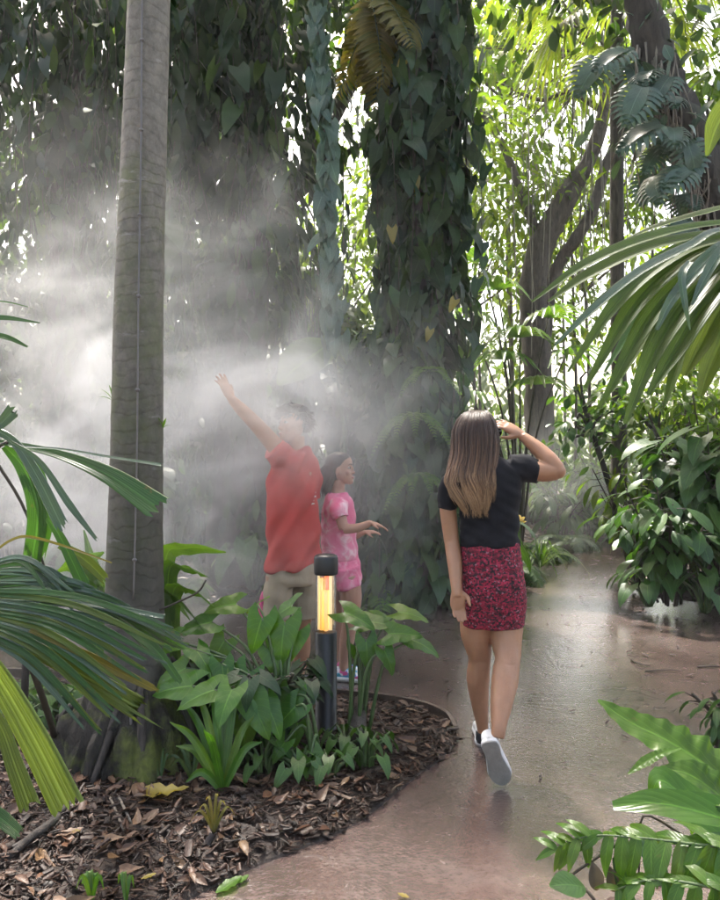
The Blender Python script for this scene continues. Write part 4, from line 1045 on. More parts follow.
# small ferns and ground plants behind the palm base, left
for (x, y, L, lab) in ((20, 700, .5, 'small fern at the left edge behind the palm leaves'), (60, 705, .42, 'small fern between the left edge and palm base'), (95, 712, .36, 'small dull fern beside the mossy palm base'), (-30, 715, .5, 'small fern cut off by the left picture edge')):
    fernplant('bed_fern', lab, gp(x, y, .04), 14, L, .07, 'fern', .8, w=.012)
for (x, y, lab) in ((45, 722, 'low dark leafy plant left of the palm base'), (85, 728, 'low leafy plant touching the palm base'), (8, 735, 'low leafy plant on the mulch at the left edge'), (180, 720, 'low leafy plant behind the palm base on the right')):
    broadleaf('ground_plant', lab, 'plant', gp(x, y, .04), 14, .2, .12, HEART, 'shrub', 1.0)

# ---- near palm at the left with blunt, jagged leaflets
LD = 1.75
def P3(*a): return [np.array(px(*q)) for q in a]
near = thing('lady_palm', 'close glossy palm with blunt jagged leaflets at the left edge', 'palm', (-1.05, 1.75, 0))
def blades(part, mat, specs, parent=near, jag=.02):
    for sp in specs:
        g = Geo(); pts, w, pl = sp[0], sp[1], sp[2]
        sc = pts[0][2] / FPX
        strip(g, P3(*pts), [q * sc * .8 for q in w], 26, 11, .22, pleat=pl * 1.3, jag=jag if len(sp) < 4 else sp[3], nrm=sp[4] if len(sp) > 4 else (0, -.8, .6))
        mk(part, g, M[mat], parent)
blades('leaflet', 'palm_near', [
    ([(-40, 438, 1.8), (5, 443, 1.8), (60, 455, 1.78), (110, 476, 1.75), (158, 508, 1.72)], [6, 8, 13, 24, 34], .03, .012),
    ([(5, 446, 1.82), (25, 470, 1.82), (38, 510, 1.82), (32, 562, 1.82)], [10, 20, 26, 22], .04, .02, (0, -1, .2)),
    ([(6, 444, 1.85), (38, 470, 1.85), (47, 520, 1.85), (40, 555, 1.85)], [6, 12, 14, 14], .04, .02, (0, -1, .2)),
    ([(48, 518, 1.7), (62, 540, 1.7), (84, 586, 1.68)], [8, 12, 16], .04, .012, (0, -1, .3)),
    ([(-30, 318, 1.7), (5, 318, 1.7), (40, 323, 1.7)], [10, 9, 2], .03, .0),
    ([(-30, 332, 1.75), (5, 337, 1.75), (28, 347, 1.75)], [10, 9, 3], .03, .004),
    ([(-30, 300, 1.7), (5, 302, 1.7), (28, 307, 1.7)], [3, 3, 1.5], .0, .0),
    ([(-30, 800, 1.3), (0, 818, 1.3), (20, 834, 1.28)], [20, 20, 14], .03, .006),
    ([(90, 600, 1.6), (130, 630, 1.58), (156, 650, 1.56), (180, 682, 1.55)], [5, 10, 12, 8], .03, .006)])
blades('blue_leaflet', 'palm_blue', [
    ([(-25, 425, 1.65), (10, 438, 1.65), (36, 474, 1.62), (63, 528, 1.6)], [9, 10, 15, 17], .05, .015, (0, -1, .25)),
    ([(8, 440, 1.6), (40, 462, 1.6), (70, 505, 1.58), (97, 540, 1.56)], [4, 7, 9, 4], .04, .006, (0, -1, .25)),
    ([(-16, 428, 1.55), (0, 424, 1.55), (14, 410, 1.55)], [10, 14, 20], .05, .01, (0, -1, .1))])
blades('bright_leaflet', 'palm_bright', [
    ([(-30, 620, 1.5), (0, 632, 1.5), (70, 668, 1.48), (148, 714, 1.45)], [10, 14, 22, 28], .06, .05),
    ([(-30, 640, 1.3), (0, 680, 1.3), (35, 740, 1.28), (68, 806, 1.26)], [22, 30, 36, 40], .045, .008, (0, -1, .3)),
    ([(-30, 680, 1.4), (0, 725, 1.4), (15, 765, 1.38), (30, 806, 1.36)], [14, 18, 22, 26], .045, .008, (0, -1, .3)),
    ([(60, 545, 1.8), (85, 560, 1.8), (106, 580, 1.8)], [10, 16, 12], .04, .01)])
blades('yellow_leaflet', 'palm_yellow', [
    ([(-10, 556, 1.6), (10, 541, 1.6), (30, 537, 1.6), (70, 548, 1.6), (112, 563, 1.58)], [4, 4, 4, 3, 2], .0, .0),
    ([(30, 630, 1.46), (80, 652, 1.45), (120, 672, 1.44), (156, 690, 1.43)], [6, 10, 13, 8], .04, .01)])
blades('thin_leaflet', 'palm_blue', [
    ([(10, 446, 1.75), (60, 449, 1.74), (110, 457, 1.73), (162, 465, 1.72)], [2.5, 3, 3.5, 5], .0, .004),
    ([(-20, 598, 1.5), (50, 600, 1.5), (110, 607, 1.48), (164, 617, 1.47)], [6, 6, 7, 6], .03, .004)])
# the fan with many narrow leaflets, hub just outside the frame
for k in range(30):
    f = k / 29; hub = (-22 + 30 * f, 566 + 40 * f, 1.62)
    tip = (55 + 135 * min(1, f * 1.25) - 20 * max(0, f - .8) * 5, 592 + 66 * f, 1.5 + .01 * k)
    mid = ((hub[0] * .45 + tip[0] * .55), (hub[1] * .5 + tip[1] * .5) - 18 - 6 * math.sin(k), 1.55)
    blades('blue_leaflet', 'palm_blue' if k % 3 else 'palm_near', [([hub, mid, (tip[0] + RNG.normal(0, 7), tip[1] + RNG.normal(0, 6), tip[2])], [4, 7, 6, 2.5], .05, .008)])
for k in range(20):
    f = k / 19; hub = (-30, 590 + 40 * f, 1.5); tip = (178 - 90 * f + RNG.normal(0, 8), 640 + 95 * f + RNG.normal(0, 6), 1.42)
    blades('leaflet', ('palm_near', 'palm_near', 'palm_bright', 'palm_blue')[k % 4], [([hub, (hub[0] * .5 + tip[0] * .5, (hub[1] + tip[1]) * .5 - 16, 1.46), tip], [4, 8, 8, 2.5], .05, .006)])
for k in range(7):
    f = k / 6; blades('leaflet', 'palm_near', [([(-15, 575, 1.7), (25 + 18 * f, 578 + 26 * f, 1.7), (55 + 40 * f, 612 + 40 * f, 1.7)], [6, 13, 8], .05, .012)])
g = Geo()
tube(g, [px(-8, 455, 1.85), px(25, 510, 1.85), px(50, 585, 1.85)], [.0045, .003], 6, 10)
tube(g, [px(-20, 480, 1.8), px(-5, 450, 1.8), px(8, 442, 1.8)], [.006, .005], 6, 8)
mk('stalk', g, M['stem_dark'], near)
g = Geo(); tube(g, [gp(58, 752, .0), px(50, 720, 3.1), px(30, 665, 2.9), px(6, 628, 2.8)], [.016, .014, .010], 8, 14, rough=.03)
t = tag(mk('bare_sapling', g, M['stem_dark']), 'thin curved brown stem leaning left in front of the mossy root', 'sapling')
g = Geo(); tube(g, [gp(22, 745, .0), px(25, 690, 3.3), px(26, 640, 3.3), px(24, 600, 3.3)], [.018, .016, .012], 8, 12, rough=.04)
tag(mk('bare_sapling', g, M['bark_dark']), 'dark upright short stem behind the curved brown stem', 'sapling')
g = Geo(); tube(g, [(-1.05, 1.75, 0), (-1.03, 1.75, .8), px(-50, 470, 1.8)], [.022, .02, .012], 8, 14); tube(g, [(-1.0, 1.68, 0), (-.98, 1.62, .7), px(-35, 590, 1.6)], [.02, .018, .010], 8, 14); tube(g, [(-.98, 1.5, 0), (-.95, 1.45, .6), px(-45, 640, 1.45)], [.02, .018, .012], 8, 14); tube(g, [px(-50, 470, 1.8), px(-45, 320, 1.72), px(-34, 300, 1.7)], [.012, .008], 8, 10)
mk('cane', g, M['stem_dark'], near)

# ---- fan palm frond at the right
t = thing('fan_palm', 'large fan palm frond reaching in from the right edge', 'palm', (2.1, 2.35, 0))
def rblade(part, mat, pts, w, nrm=(0, -.7, .7)):
    g = Geo(); sc = pts[0][2] / FPX; strip(g, P3(*pts), [q * sc * .78 for q in w], 26, 7, .45, pleat=.015, nrm=nrm); mk(part, g, M[mat], t)
H = (800, 225, 2.35)
for (part, mat, pts, w) in [
    ('leaflet', 'palm_right', [H, (720, 224, 2.3), (650, 238, 2.25), (585, 265, 2.2), (532, 302, 2.15)], [6, 13, 18, 15, 3]),
    ('leaflet', 'palm_right', [H, (720, 234, 2.35), (650, 248, 2.3), (590, 275, 2.25), (548, 302, 2.2)], [6, 16, 22, 18, 3]),
    ('pale_leaflet', 'palm_blue', [H, (722, 230, 2.2), (690, 246, 2.15), (640, 272, 2.1), (590, 312, 2.05), (555, 345, 2.05)], [5, 10, 13, 10, 3]),
    ('leaflet', 'palm_right', [H, (720, 240, 2.3), (670, 258, 2.25), (620, 300, 2.2), (568, 372, 2.15)], [6, 18, 26, 20, 3]),
    ('leaflet', 'palm_right', [H, (720, 244, 2.3), (675, 268, 2.25), (632, 310, 2.2), (585, 388, 2.15)], [6, 20, 30, 24, 4]),
    ('leaflet', 'palm_right', [H, (725, 250, 2.3), (685, 280, 2.25), (645, 325, 2.2), (600, 408, 2.15)], [6, 22, 32, 24, 4]),
    ('leaflet', 'palm_right', [H, (735, 256, 2.3), (695, 292, 2.25), (655, 350, 2.2), (625, 424, 2.15)], [6, 24, 36, 26, 5]),
    ('leaflet', 'palm_right', [H, (745, 262, 2.3), (708, 300, 2.25), (676, 350, 2.2), (648, 395, 2.15)], [6, 24, 34, 26, 5]),
    ('bright_leaflet', 'palm_bright', [H, (755, 268, 2.35), (722, 305, 2.3), (700, 345, 2.28), (684, 376, 2.25)], [6, 26, 34, 28, 8]),
    ('bright_leaflet', 'palm_bright', [H, (770, 276, 2.35), (735, 315, 2.3), (712, 360, 2.28), (700, 396, 2.25)], [6, 26, 34, 28, 8]),
    ('bright_leaflet', 'palm_bright', [H, (780, 290, 2.4), (752, 330, 2.35), (735, 370, 2.3), (722, 410, 2.25)], [6, 26, 34, 28, 8]),
    ('pale_leaflet', 'palm_blue', [H, (735, 240, 2.12), (705, 262, 2.08), (672, 300, 2.05), (657, 330, 2.05)], [5, 12, 17, 12, 4]),
    ('pale_leaflet', 'palm_blue', [H, (745, 240, 2.1), (722, 252, 2.06), (704, 280, 2.04), (692, 305, 2.03)], [5, 10, 14, 10, 3]),
    ('pale_leaflet', 'palm_blue', [(690, 262, 2.08), (682, 275, 2.05), (684, 300, 2.03), (690, 330, 2.03)], [8, 10, 8, 2]),
    ('leaflet', 'palm_right', [H, (722, 236, 2.4), (660, 262, 2.35), (605, 300, 2.3), (552, 348, 2.25)], [6, 14, 20, 16, 3]),
    ('leaflet', 'palm_right', [H, (728, 248, 2.4), (688, 285, 2.35), (650, 330, 2.3), (612, 392, 2.25)], [6, 20, 26, 20, 3]),
    ('leaflet', 'palm_right', [H, (740, 262, 2.4), (705, 310, 2.35), (680, 360, 2.3), (664, 408, 2.25)], [6, 20, 26, 20, 3]),
    ('leaflet', 'palm_right', [H, (740, 208, 2.5), (700, 215, 2.5), (655, 228, 2.5), (625, 240, 2.5)], [6, 14, 16, 12, 3]),
    ('leaflet', 'palm_near', [H, (740, 250, 2.45), (690, 275, 2.45), (640, 320, 2.45), (605, 372, 2.45)], [6, 20, 26, 20, 4]),
]: rblade(part, mat, pts, w)
g = Geo(); tube(g, [(2.1, 2.35, 0), (1.95, 2.4, 1.0), (1.75, 2.42, 1.75), px(830, 205, 2.4), px(800, 225, 2.35)], [.03, .026, .02, .014, .012], 8, 20); mk('stalk', g, M['stem'], t)
g = Geo(); strip(g, P3((760, 92, 2.0), (730, 108, 2.0), (716, 128, 2.0), (707, 156, 2.0)), [.03, .07, .06, .01], 14, 5, .4, nrm=(0, -.8, .4))
tag(mk('hanging_leaf', g, M['palm_bright']), 'single yellow-green leaf tip hanging at the upper right edge', 'leaf')

# ---- foreground plants, lower right
FD = 2.0
t = thing('wavy_fern', 'light green wavy-edged fern fronds at the lower right', 'fern', (1.05, 1.75, .05)); 
for (pts, w) in (([(820, 880, 2.0), (770, 815, 2.05), (720, 775, 2.1), (670, 742, 2.15), (630, 722, 2.2), (598, 700, 2.25)], [14, 40, 58, 52, 40, 28, 4]), ([(820, 900, 1.9), (770, 840, 1.95), (725, 800, 2.0), (690, 775, 2.02), (660, 768, 2.05)], [14, 36, 46, 34, 4]), ([(680, 748, 2.08), (660, 754, 2.06), (645, 762, 2.05), (628, 774, 2.03)], [3, 9, 11, 2])):
    g = Geo(); sc = pts[0][2] / FPX; strip(g, P3(*pts), [q * sc for q in w], 46, 11, .15, wave=.12, wf=11, nrm=(0, -.55, .85)); mk('frond', g, M['fern'], t)
t = thing('broad_plant', 'smooth broad green leaves at the lower right, under the fern', 'plant', (1.0, 1.55, .05))
for (pts, w) in (([(800, 860, 1.75), (745, 828, 1.78), (700, 812, 1.8), (655, 803, 1.82), (613, 806, 1.85)], [10, 34, 44, 34, 26, 10]), ([(790, 860, 1.8), (740, 830, 1.85), (690, 800, 1.9), (660, 780, 1.92), (650, 800, 1.93)], [8, 24, 34, 30, 8]), ([(800, 900, 1.7), (760, 870, 1.7), (720, 845, 1.72), (690, 825, 1.74)], [8, 30, 36, 6])):
    g = Geo(); sc = pts[0][2] / FPX; strip(g, P3(*pts), [q * sc for q in w], 22, 9, .2, nrm=(0, -.6, .8)); mk('leaf', g, M['alocasia'], t)
t = thing('compound_plant', 'arching stem of paired light green leaflets at the bottom right', 'plant', (.95, 1.35, .05))
g, gs = Geo(), Geo()
P = spline(P3((840, 880, 1.5), (760, 852, 1.55), (700, 845, 1.6), (640, 838, 1.65), (590, 836, 1.7), (556, 848, 1.72)), 60)
tube(gs, [(.95, 1.35, .05), (1.05, 1.45, .35), px(840, 880, 1.5)], [.012, .009, .006], 6, 10); tube(gs, P, [.006, .003, .0015], 6)
for (pts2, n2) in ((((850, 935, 1.45), (760, 900, 1.5), (700, 885, 1.55), (650, 880, 1.6), (615, 890, 1.64)), 40), (((850, 850, 1.7), (780, 818, 1.75), (725, 806, 1.8), (690, 815, 1.84)), 34)):
    P2 = spline(P3(*pts2), n2); tube(gs, P2, [.005, .002], 6)
    for i in range(2, n2, 3):
        q_ = .11 * (1 - .5 * i / n2); L_ = leafT(10, 7, .42, lambda t: max(.01, 2.05 * (t + .02) ** .55 * (1 - t) ** 1.05), .25, .4, .04, .012, 2.5)
        scatter(g, L_, [P2[i]], [(-.35, -.45, -.7)], [(-.3, -.7, .7)], [q_ * RNG.uniform(.85, 1.3)], .25); scatter(g, L_, [P2[i]], [(-.6, .6, .05)], [(0, -.5, .9)], [q_], .25)
w_acum = lambda t: max(.01, 2.05 * (t + .02) ** .55 * (1 - t) ** 1.05)
LT = leafT(12, 7, .42, w_acum, .25, .4, .04, .012, 2.5)
for i in range(3, 60, 3):
    q = P[i]; s = .125 * (1 - .5 * i / 60)
    scatter(g, LT, [q], [(-.35, -.45, -.75)], [(-.3, -.7, .7)], [s * RNG.uniform(.85, 1.3)], .2)
    scatter(g, LT, [P[min(59, i + 2)]], [(-.6, .6, .05)], [(0, -.5, .9)], [s * RNG.uniform(.8, 1.1)], .2)
scatter(g, LT, [P[59]], [(-1, -.2, -.3)], [(0, -.6, .8)], [.06]); mk('foliage', g, M['fern'], t); mk('stem', gs, M['stem'], t)
t = thing('dark_plant', 'dark round-leaved plant at the bottom right corner', 'plant', (.62, 1.6, .02)); g, gs = Geo(), Geo(); b0 = np.array((.8, 1.6, .02))
for (x, y, d, dx, dy, s) in ((585, 888, 1.75, -.6, -.3, .11), (632, 896, 1.7, -.1, -.8, .11), (668, 880, 1.7, -.3, -.6, .13), (690, 884, 1.65, .3, -.4, .15), (712, 870, 1.7, .5, -.3, .15), (640, 905, 1.6, .2, .6, .12), (600, 905, 1.65, -.8, .5, .12), (720, 900, 1.6, .2, .2, .16), (670, 910, 1.55, 0, .5, .15)):
    e = np.array(px(x, y, d)); tube(gs, [b0, b0 * .4 + e * .6 + np.array([0, 0, .04]), e], [.006, .004], 6, 8)
    scatter(g, leafT(9, 7, .62, w_lance, .2, .3), [e], [(dx, -.25, -dy)], [(0, -.6, .8)], [s], .1)
mk('foliage', g, M['shrub'], t); mk('stem', gs, M['stem_dark'], t)
for pts, lab in ((((690, 840, 1.9), (645, 815, 1.95), (640, 850, 1.95), (638, 890, 1.95)), 'thin arched dry twig beside the smooth broad leaves'), (((620, 842, 1.7), (590, 862, 1.7), (573, 874, 1.7)), 'short dry twig under the tip of the arching leaflets')):
    g = Geo(); tube(g, P3(*pts), [.004, .003], 6, 12); tag(mk('dry_twig', g, M['stem_dark']), lab, 'twig')
M['greyleaf'] = leafmat('shrivelled grey leaf', (.08, .07, .055), (.12, .10, .08), (.15, .13, .1), .2, .6)
for (x, y, d, dx, dy, q, lab) in ((592, 862, 1.68, .2, 1, .075, 'shrivelled grey leaf dangling at the tip end of the arching leaflets'), (608, 866, 1.68, .3, 1, .07, 'second shrivelled grey leaf, just right of the other under the leaflets'), (634, 826, 1.9, .3, .4, .06, 'small withered grey leaf under the smooth broad leaves')):
    g = Geo(); scatter(g, leafT(7, 5, .5, w_lance, .6, .2), P3((x, y, d)), [(dx, -.1, -dy)], [(0, -1, .3)], [q]); tag(mk('withered_leaf', g, M['greyleaf']), lab, 'leaf')
tallshrub('edge_shrub', 'small leafy plant at the right edge beside the path', gp(735, 790, .02), 6, .42, .09, LANCE, 'shrub', .18, 14)

# ------------------------------------------------------------------ bollard light
M['black'] = plain('black metal', (.012, .012, .013), .38, var=.3, scale=30)
def glow(name, col, s, base=(.8, .7, .5)):
    m, nt, p, out = newmat(name); p.inputs['Base Color'].default_value = (*base, 1)
    p.inputs['Emission Color'].default_value = (*col, 1); p.inputs['Emission Strength'].default_value = s; return m
M['amber'] = glow('amber lamp tube', (1, .42, 0.05), .23); M['redtube'] = glow('red lamp tube', (1, .10, .02), .24); M['paletube'] = glow('pale lamp tube', (1, .72, .35), .17)
m, nt, p, out = newmat('clear lamp glass'); M['glass'] = m
tr = nt.nodes.new('ShaderNodeBsdfTransparent'); gl_ = nt.nodes.new('ShaderNodeBsdfGlossy'); gl_.inputs['Roughness'].default_value = .08
lw = nt.nodes.new('ShaderNodeLayerWeight'); lw.inputs['Blend'].default_value = .35
ms = nt.nodes.new('ShaderNodeMixShader'); nt.links.new(math_(nt, 'MULTIPLY_ADD', lw.outputs['Fresnel'], .7, .06), ms.inputs[0]); nt.links.new(tr.outputs[0], ms.inputs[1]); nt.links.new(gl_.outputs[0], ms.inputs[2]); nt.links.new(ms.outputs[0], out.inputs['Surface'])
bb = gp(326, 737, .03); BD = bb.y; zt = lambda y: CAMH - (y - CY) / FPX * BD - bb.z
t = thing('bollard_light', 'black bollard lamp with a glowing amber glass section', 'bollard lamp', bb)
g = Geo(); r = .056; lathe(g, bb, [(0, -.05), (r + .012, -.05), (r + .012, .02), (r, .025), (r, zt(631) - .004), (r - .006, zt(631)), (0, zt(631))], 32); mk('post', g, M['black'], t)
g = Geo(); lathe(g, bb, [(0, zt(574)), (r + .004, zt(574)), (r + .006, zt(572)), (r + .006, zt(558)), (r, zt(555.5)), (r * .8, zt(554.5)), (0, zt(554))], 32); cap = mk('cap', g, M['black'], t)
g = Geo(); lathe(g, bb, [(r * .9, zt(631)), (r * .93, zt(620)), (r * .93, zt(580)), (r * .9, zt(574))], 32); mk('glass', g, M['glass'], t)
for (ox, oy, rr, mt, y0, y1) in ((-.022, 0, .010, 'amber', 630, 578), (.0, -.012, .012, 'amber', 630, 590), (.022, 0, .010, 'paletube', 630, 576), (.004, .02, .014, 'amber', 630, 576), (.006, -.012, .011, 'redtube', 589.5, 576), (-.038, .01, .006, 'paletube', 630, 576)):
    g = Geo(); tube(g, [(bb.x + ox, bb.y + oy, bb.z + zt(y0)), (bb.x + ox, bb.y + oy, bb.z + zt(y1))], [rr], 10, 4); mk('lamp_tube', g, M[mt], t)

# ------------------------------------------------------------------ people
def A3(*v): return np.array(v, float)
def remesh(name, g, voxel, mat, parent, smooth=4, fn=None, uvf=None):
    V, Q, U = g.arrays()
    me = mesh_from(name + '_src', V, Q, None)
    ob = bpy.data.objects.new(name + '_src', me); SC.collection.objects.link(ob)
    md = ob.modifiers.new('r', 'REMESH'); md.mode = 'VOXEL'; md.voxel_size = voxel; md.use_smooth_shade = True
    if smooth:
        ms_ = ob.modifiers.new('s', 'SMOOTH'); ms_.factor = .5; ms_.iterations = smooth
    dg = bpy.context.evaluated_depsgraph_get(); dg.update()
    m2 = bpy.data.meshes.new_from_object(ob.evaluated_get(dg)); m2.name = name
    bpy.data.objects.remove(ob); bpy.data.meshes.remove(me)
    n = len(m2.vertices); co = np.empty(n * 3, np.float32); m2.vertices.foreach_get('co', co); co = co.reshape(-1, 3).astype(float)
    if fn is not None:
        nr = np.empty(n * 3, np.float32); m2.vertices.foreach_get('normal', nr); co = co + nr.reshape(-1, 3) * fn(co)[:, None]
    co -= origin(parent)
    m2.vertices.foreach_set('co', co.astype(np.float32).ravel()); m2.update()
    m2.polygons.foreach_set('use_smooth', np.ones(len(m2.polygons), dtype=bool))
    return link(name, m2, mat, parent)
def limb(g, pts, radii, seg=18, n=24, flat=1.0, hint=(0, 1, .2)):
    tube(g, pts, radii, seg, n, flat=flat, hint=hint)
def head_axes(F, up=(0, 0, 1)):
    F = unit(A3(*F)); X = unit(np.cross(F, A3(*up))); Z = np.cross(X, F)
    return np.stack([X, F, Z])                       # rows: local x, y, z in world
HEADR = [(-.118, .014, .050, .078), (-.110, .030, .025, .086), (-.094, .044, -.005, .090), (-.072, .054, -.035, .088), (-.045, .062, -.062, .085), (-.02, .068, -.080, .083), (0, .071, -.089, .079),
         (.02, .073, -.094, .085), (.05, .074, -.094, .085), (.08, .065, -.083, .070), (.1, .047, -.062, .048), (.114, .02, -.03, .018)]
def head(g, c, F, s=1.0, ears=True):
    Rm = head_axes(F); W = lambda p: A3(*c) + (A3(*p) * s) @ Rm
    loft(g, [(W((0, (yb + yf) / 2, z)), Rm[0] * hw * s, Rm[1] * (yf - yb) / 2 * s) for z, hw, yb, yf in HEADR], 28, 40)
    for (p, r) in (((0, .086, -.012), (.009, .014, .026)), ((0, .094, -.034), (.013, .016, .012)), ((.010, .086, -.037), (.008, .010, .008)), ((-.010, .086, -.037), (.008, .010, .008)), ((0, .086, -.064), (.021, .010, .005)), ((0, .084, -.073), (.018, .010, .006)), ((0, .083, -.1), (.016, .012, .012)),
                   ((.035, .064, -.035), (.022, .018, .02)), ((-.035, .064, -.035), (.022, .018, .02))):
        ell(g, W(p), np.array(r) * s, Rm.T)
    if ears:
        for k in (-1, 1): ell(g, W((k * .074, -.008, -.012)), np.array((.009, .020, .032)) * s, Rm.T)
    return W, Rm
def eyes(parent, W, Rm, s=1.0):
    for k in (-1, 1):
        g = Geo(); ell(g, W((k * .031, .071, .001)), np.array((.013, .011, .0065)) * s, Rm.T); e = mk('eye', g, M['eyewhite'], parent)
        g = Geo(); ell(g, W((k * .031, .080, .001)), np.array((.009, .005, .008)) * s, Rm.T); mk('iris', g, M['eyedark'], e)
        g = Geo(); tube(g, [W((k * .014, .086, .022)), W((k * .032, .086, .029)), W((k * .050, .074, .022))], [.003 * s, .004 * s, .002 * s], 6, 8); mk('eyebrow', g, M['hair_dark'], parent)
    g = Geo(); ell(g, W((0, .091, -.0685)), np.array((.022, .008, .007)) * s, Rm.T); mk('lips', g, M['lips'], parent)
def hand(g, wrist, d, nrm, L, curls, thumb_side, tc=.3, spread=.10):
    w = A3(*wrist); d = unit(A3(*d)); nrm = A3(*nrm); nrm = unit(nrm - d * np.dot(nrm, d)); s = np.cross(d, nrm)
    if np.dot(s, A3(*thumb_side)) < 0: s = -s           # s points to the thumb side
    loft(g, [(w - d * .08 * L, s * .155 * L, nrm * .115 * L), (w, s * .15 * L, nrm * .11 * L), (w + d * .16 * L, s * .20 * L, nrm * .115 * L), (w + d * .36 * L, s * .225 * L, nrm * .10 * L), (w + d * .50 * L, s * .215 * L, nrm * .075 * L), (w + d * .54 * L, s * .18 * L, nrm * .05 * L)], 18, 16, 2.4)
    for k, (off, ln, rr) in enumerate(((.155, .42, .050), (.052, .48, .053), (-.052, .45, .050), (-.150, .36, .043))):
        c = curls[k]; p = w + d * (.47 - .02 * (k == 3)) * L + s * off * L; P = [p - d * .08 * L, p]; ang = c * .5; sp = spread * (1.5 - k)
        for f, q in ((.46, 1.0), (.31, 1.0), (.24, .7)):
            dd = unit(d * math.cos(ang) + nrm * math.sin(ang) + s * sp * .5); p = p + dd * ln * f * L; P.append(p); ang += c * q
        tube(g, P, [rr * L * 1.08, rr * L * 1.05, rr * L, rr * L * .92, rr * L * .72], 12, 18)
    p = w + d * .10 * L + s * .13 * L; d1 = unit(s * .75 + d * .62 + nrm * .35); d2 = unit(s * (.55 - tc) + d * .85 + nrm * (.2 + tc)); 
    tube(g, [p - d1 * .05 * L, p + d1 * .20 * L, p + d1 * .20 * L + d2 * .16 * L, p + d1 * .20 * L + d2 * .30 * L], [.085 * L, .066 * L, .056 * L, .038 * L], 12, 14)
M['skin'] = plain('skin', (.41, .212, .122), .42, var=.17, scale=16, bmp=.04, sss=.12)
M['skin_tan'] = plain('tanned skin', (.40, .215, .145), .42, var=.08, scale=8, sss=.12)
M['lips'] = plain('lips', (.38, .13, .11), .4, var=.1)
M['eyewhite'] = plain('eye white', (.38, .36, .34), .35, var=.05); M['eyedark'] = plain('iris', (.03, .018, .012), .15, var=.2)
M['hair_dark'] = plain('dark hair', (.025, .016, .012), .4, var=.5, scale=60)
def hairmat():
    m, nt, p, out = newmat('ombre hair'); sx = nt.nodes.new('ShaderNodeSeparateXYZ'); nt.links.new(coords(nt, 'UV'), sx.inputs[0])
    geo = nt.nodes.new('ShaderNodeNewGeometry')
    v = math_(nt, 'ADD', sx.outputs[1], math_(nt, 'MULTIPLY', math_(nt, 'SUBTRACT', geo.outputs['Random Per Island'], .5), .34))
    c = ramp(nt, v, [(.0, (.040, .022, .016)), (.38, (.065, .037, .026)), (.62, (.17, .095, .055)), (.9, (.42, .27, .15))])
    c = mix(nt, .5, c, ramp(nt, geo.outputs['Random Per Island'], [(0, .5), (1, 1.)]), 'MULTIPLY')
    nt.links.new(c, p.inputs['Base Color']); p.inputs['Roughness'].default_value = .45; p.inputs['Specular IOR Level'].default_value = .35; return m
M['hair'] = hairmat()
M['black_tee'] = plain('black cotton', (.006, .0065, .011), .85, var=.3, scale=40, bmp=.15, spec=.3)
def skirtmat():
    m, nt, p, out = newmat('magenta tweed'); tc = coords(nt, 'Object', (1, 1, 1.15))
    vr = node(nt, 'ShaderNodeTexVoronoi'); vr.inputs['Scale'].default_value = 120; vr.inputs['Randomness'].default_value = 1; nt.links.new(tc, vr.inputs['Vector'])
    sp = nt.nodes.new('ShaderNodeSeparateColor'); nt.links.new(vr.outputs['Color'], sp.inputs[0])
    c = ramp(nt, sp.outputs[0], [(0, (.14, .006, .022)), (.26, (.28, .010, .036)), (.46, (.03, .004, .010)), (.58, (.38, .016, .06)), (.74, (.010, .006, .009)), (.9, (.30, .12, .16)), (.96, (.22, .012, .03))], 'CONSTANT')
    c = mix(nt, .5, c, ramp(nt, noise(nt, tc, 14, 5, .7), [(.35, .35), (.65, 1.)]), 'MULTIPLY')
    nt.links.new(c, p.inputs['Base Color']); p.inputs['Roughness'].default_value = .8
    nt.links.new(bump(nt, noise(nt, coords(nt, 'Object', (.25, .25, 1)), 55, 5, .6), .6, .01), p.inputs['Normal']); return m
M['skirt'] = skirtmat()
M['white_shoe'] = plain('white canvas', (.72, .72, .72), .6, var=.12, bmp=.1); M['sole_grey'] = plain('grey rubber sole', (.30, .29, .27), .7, var=.25, scale=30, bmp=.3); M['sock'] = plain('black sock', (.015, .015, .018), .9)
M['lens'] = plain('dark lens', (.008, .008, .01), .08, spec=.8); M['ring'] = plain('silver ring', (.7, .7, .7), .2, 1.0)

def shoe(parent, H, T, up, w, mats, hgt=.075, name='shoe'):
    H, T = A3(*H), A3(*T); d = T - H; L = np.linalg.norm(d); d = d / L; up = A3(*up); up = unit(up - d * np.dot(up, d)); s = np.cross(d, up)
    tt = [0, .04, .15, .35, .55, .72, .86, .95, 1.0]; ww = [.30, .66, .78, .72, .86, 1.0, .90, .62, .25]
    g = Geo()
    hh = [.6, .95, 1.0, .98, .80, .58, .48, .40, .22]
    loft(g, [(H + d * L * t + up * (.012 + hgt * h * .5), s * w * .5 * q * .96, up * hgt * h * .5) for t, q, h in zip(tt, ww, hh)], 22, 30, 2.5)
    o = mk(name, g, M[mats[0]], parent)
    g = Geo(); loft(g, [(H + d * L * t + up * .012, s * w * .5 * q * 1.05, up * .013) for t, q in zip(tt, ww)], 22, 30, 3.5); mk('sole', g, M[mats[1]], o)
    g = Geo(); loft(g, [(H + d * L * t - up * .003, s * w * .5 * q * .98, up * .005) for t, q in zip(tt, ww)], 22, 30, 3.5); mk('outsole', g, M[mats[2]], o)
    if len(mats) > 3:
        for k in range(4):
            c = H + d * L * (.50 + .07 * k) + up * (.012 + hgt * (.88 - .08 * k)); g = Geo(); tube(g, [c - s * w * .22, c + up * .006, c + s * w * .22], [.003], 6, 8); mk('lace', g, M[mats[3]], o)
    return o
M['lace'] = plain('white lace', (.75, .75, .75), .8)

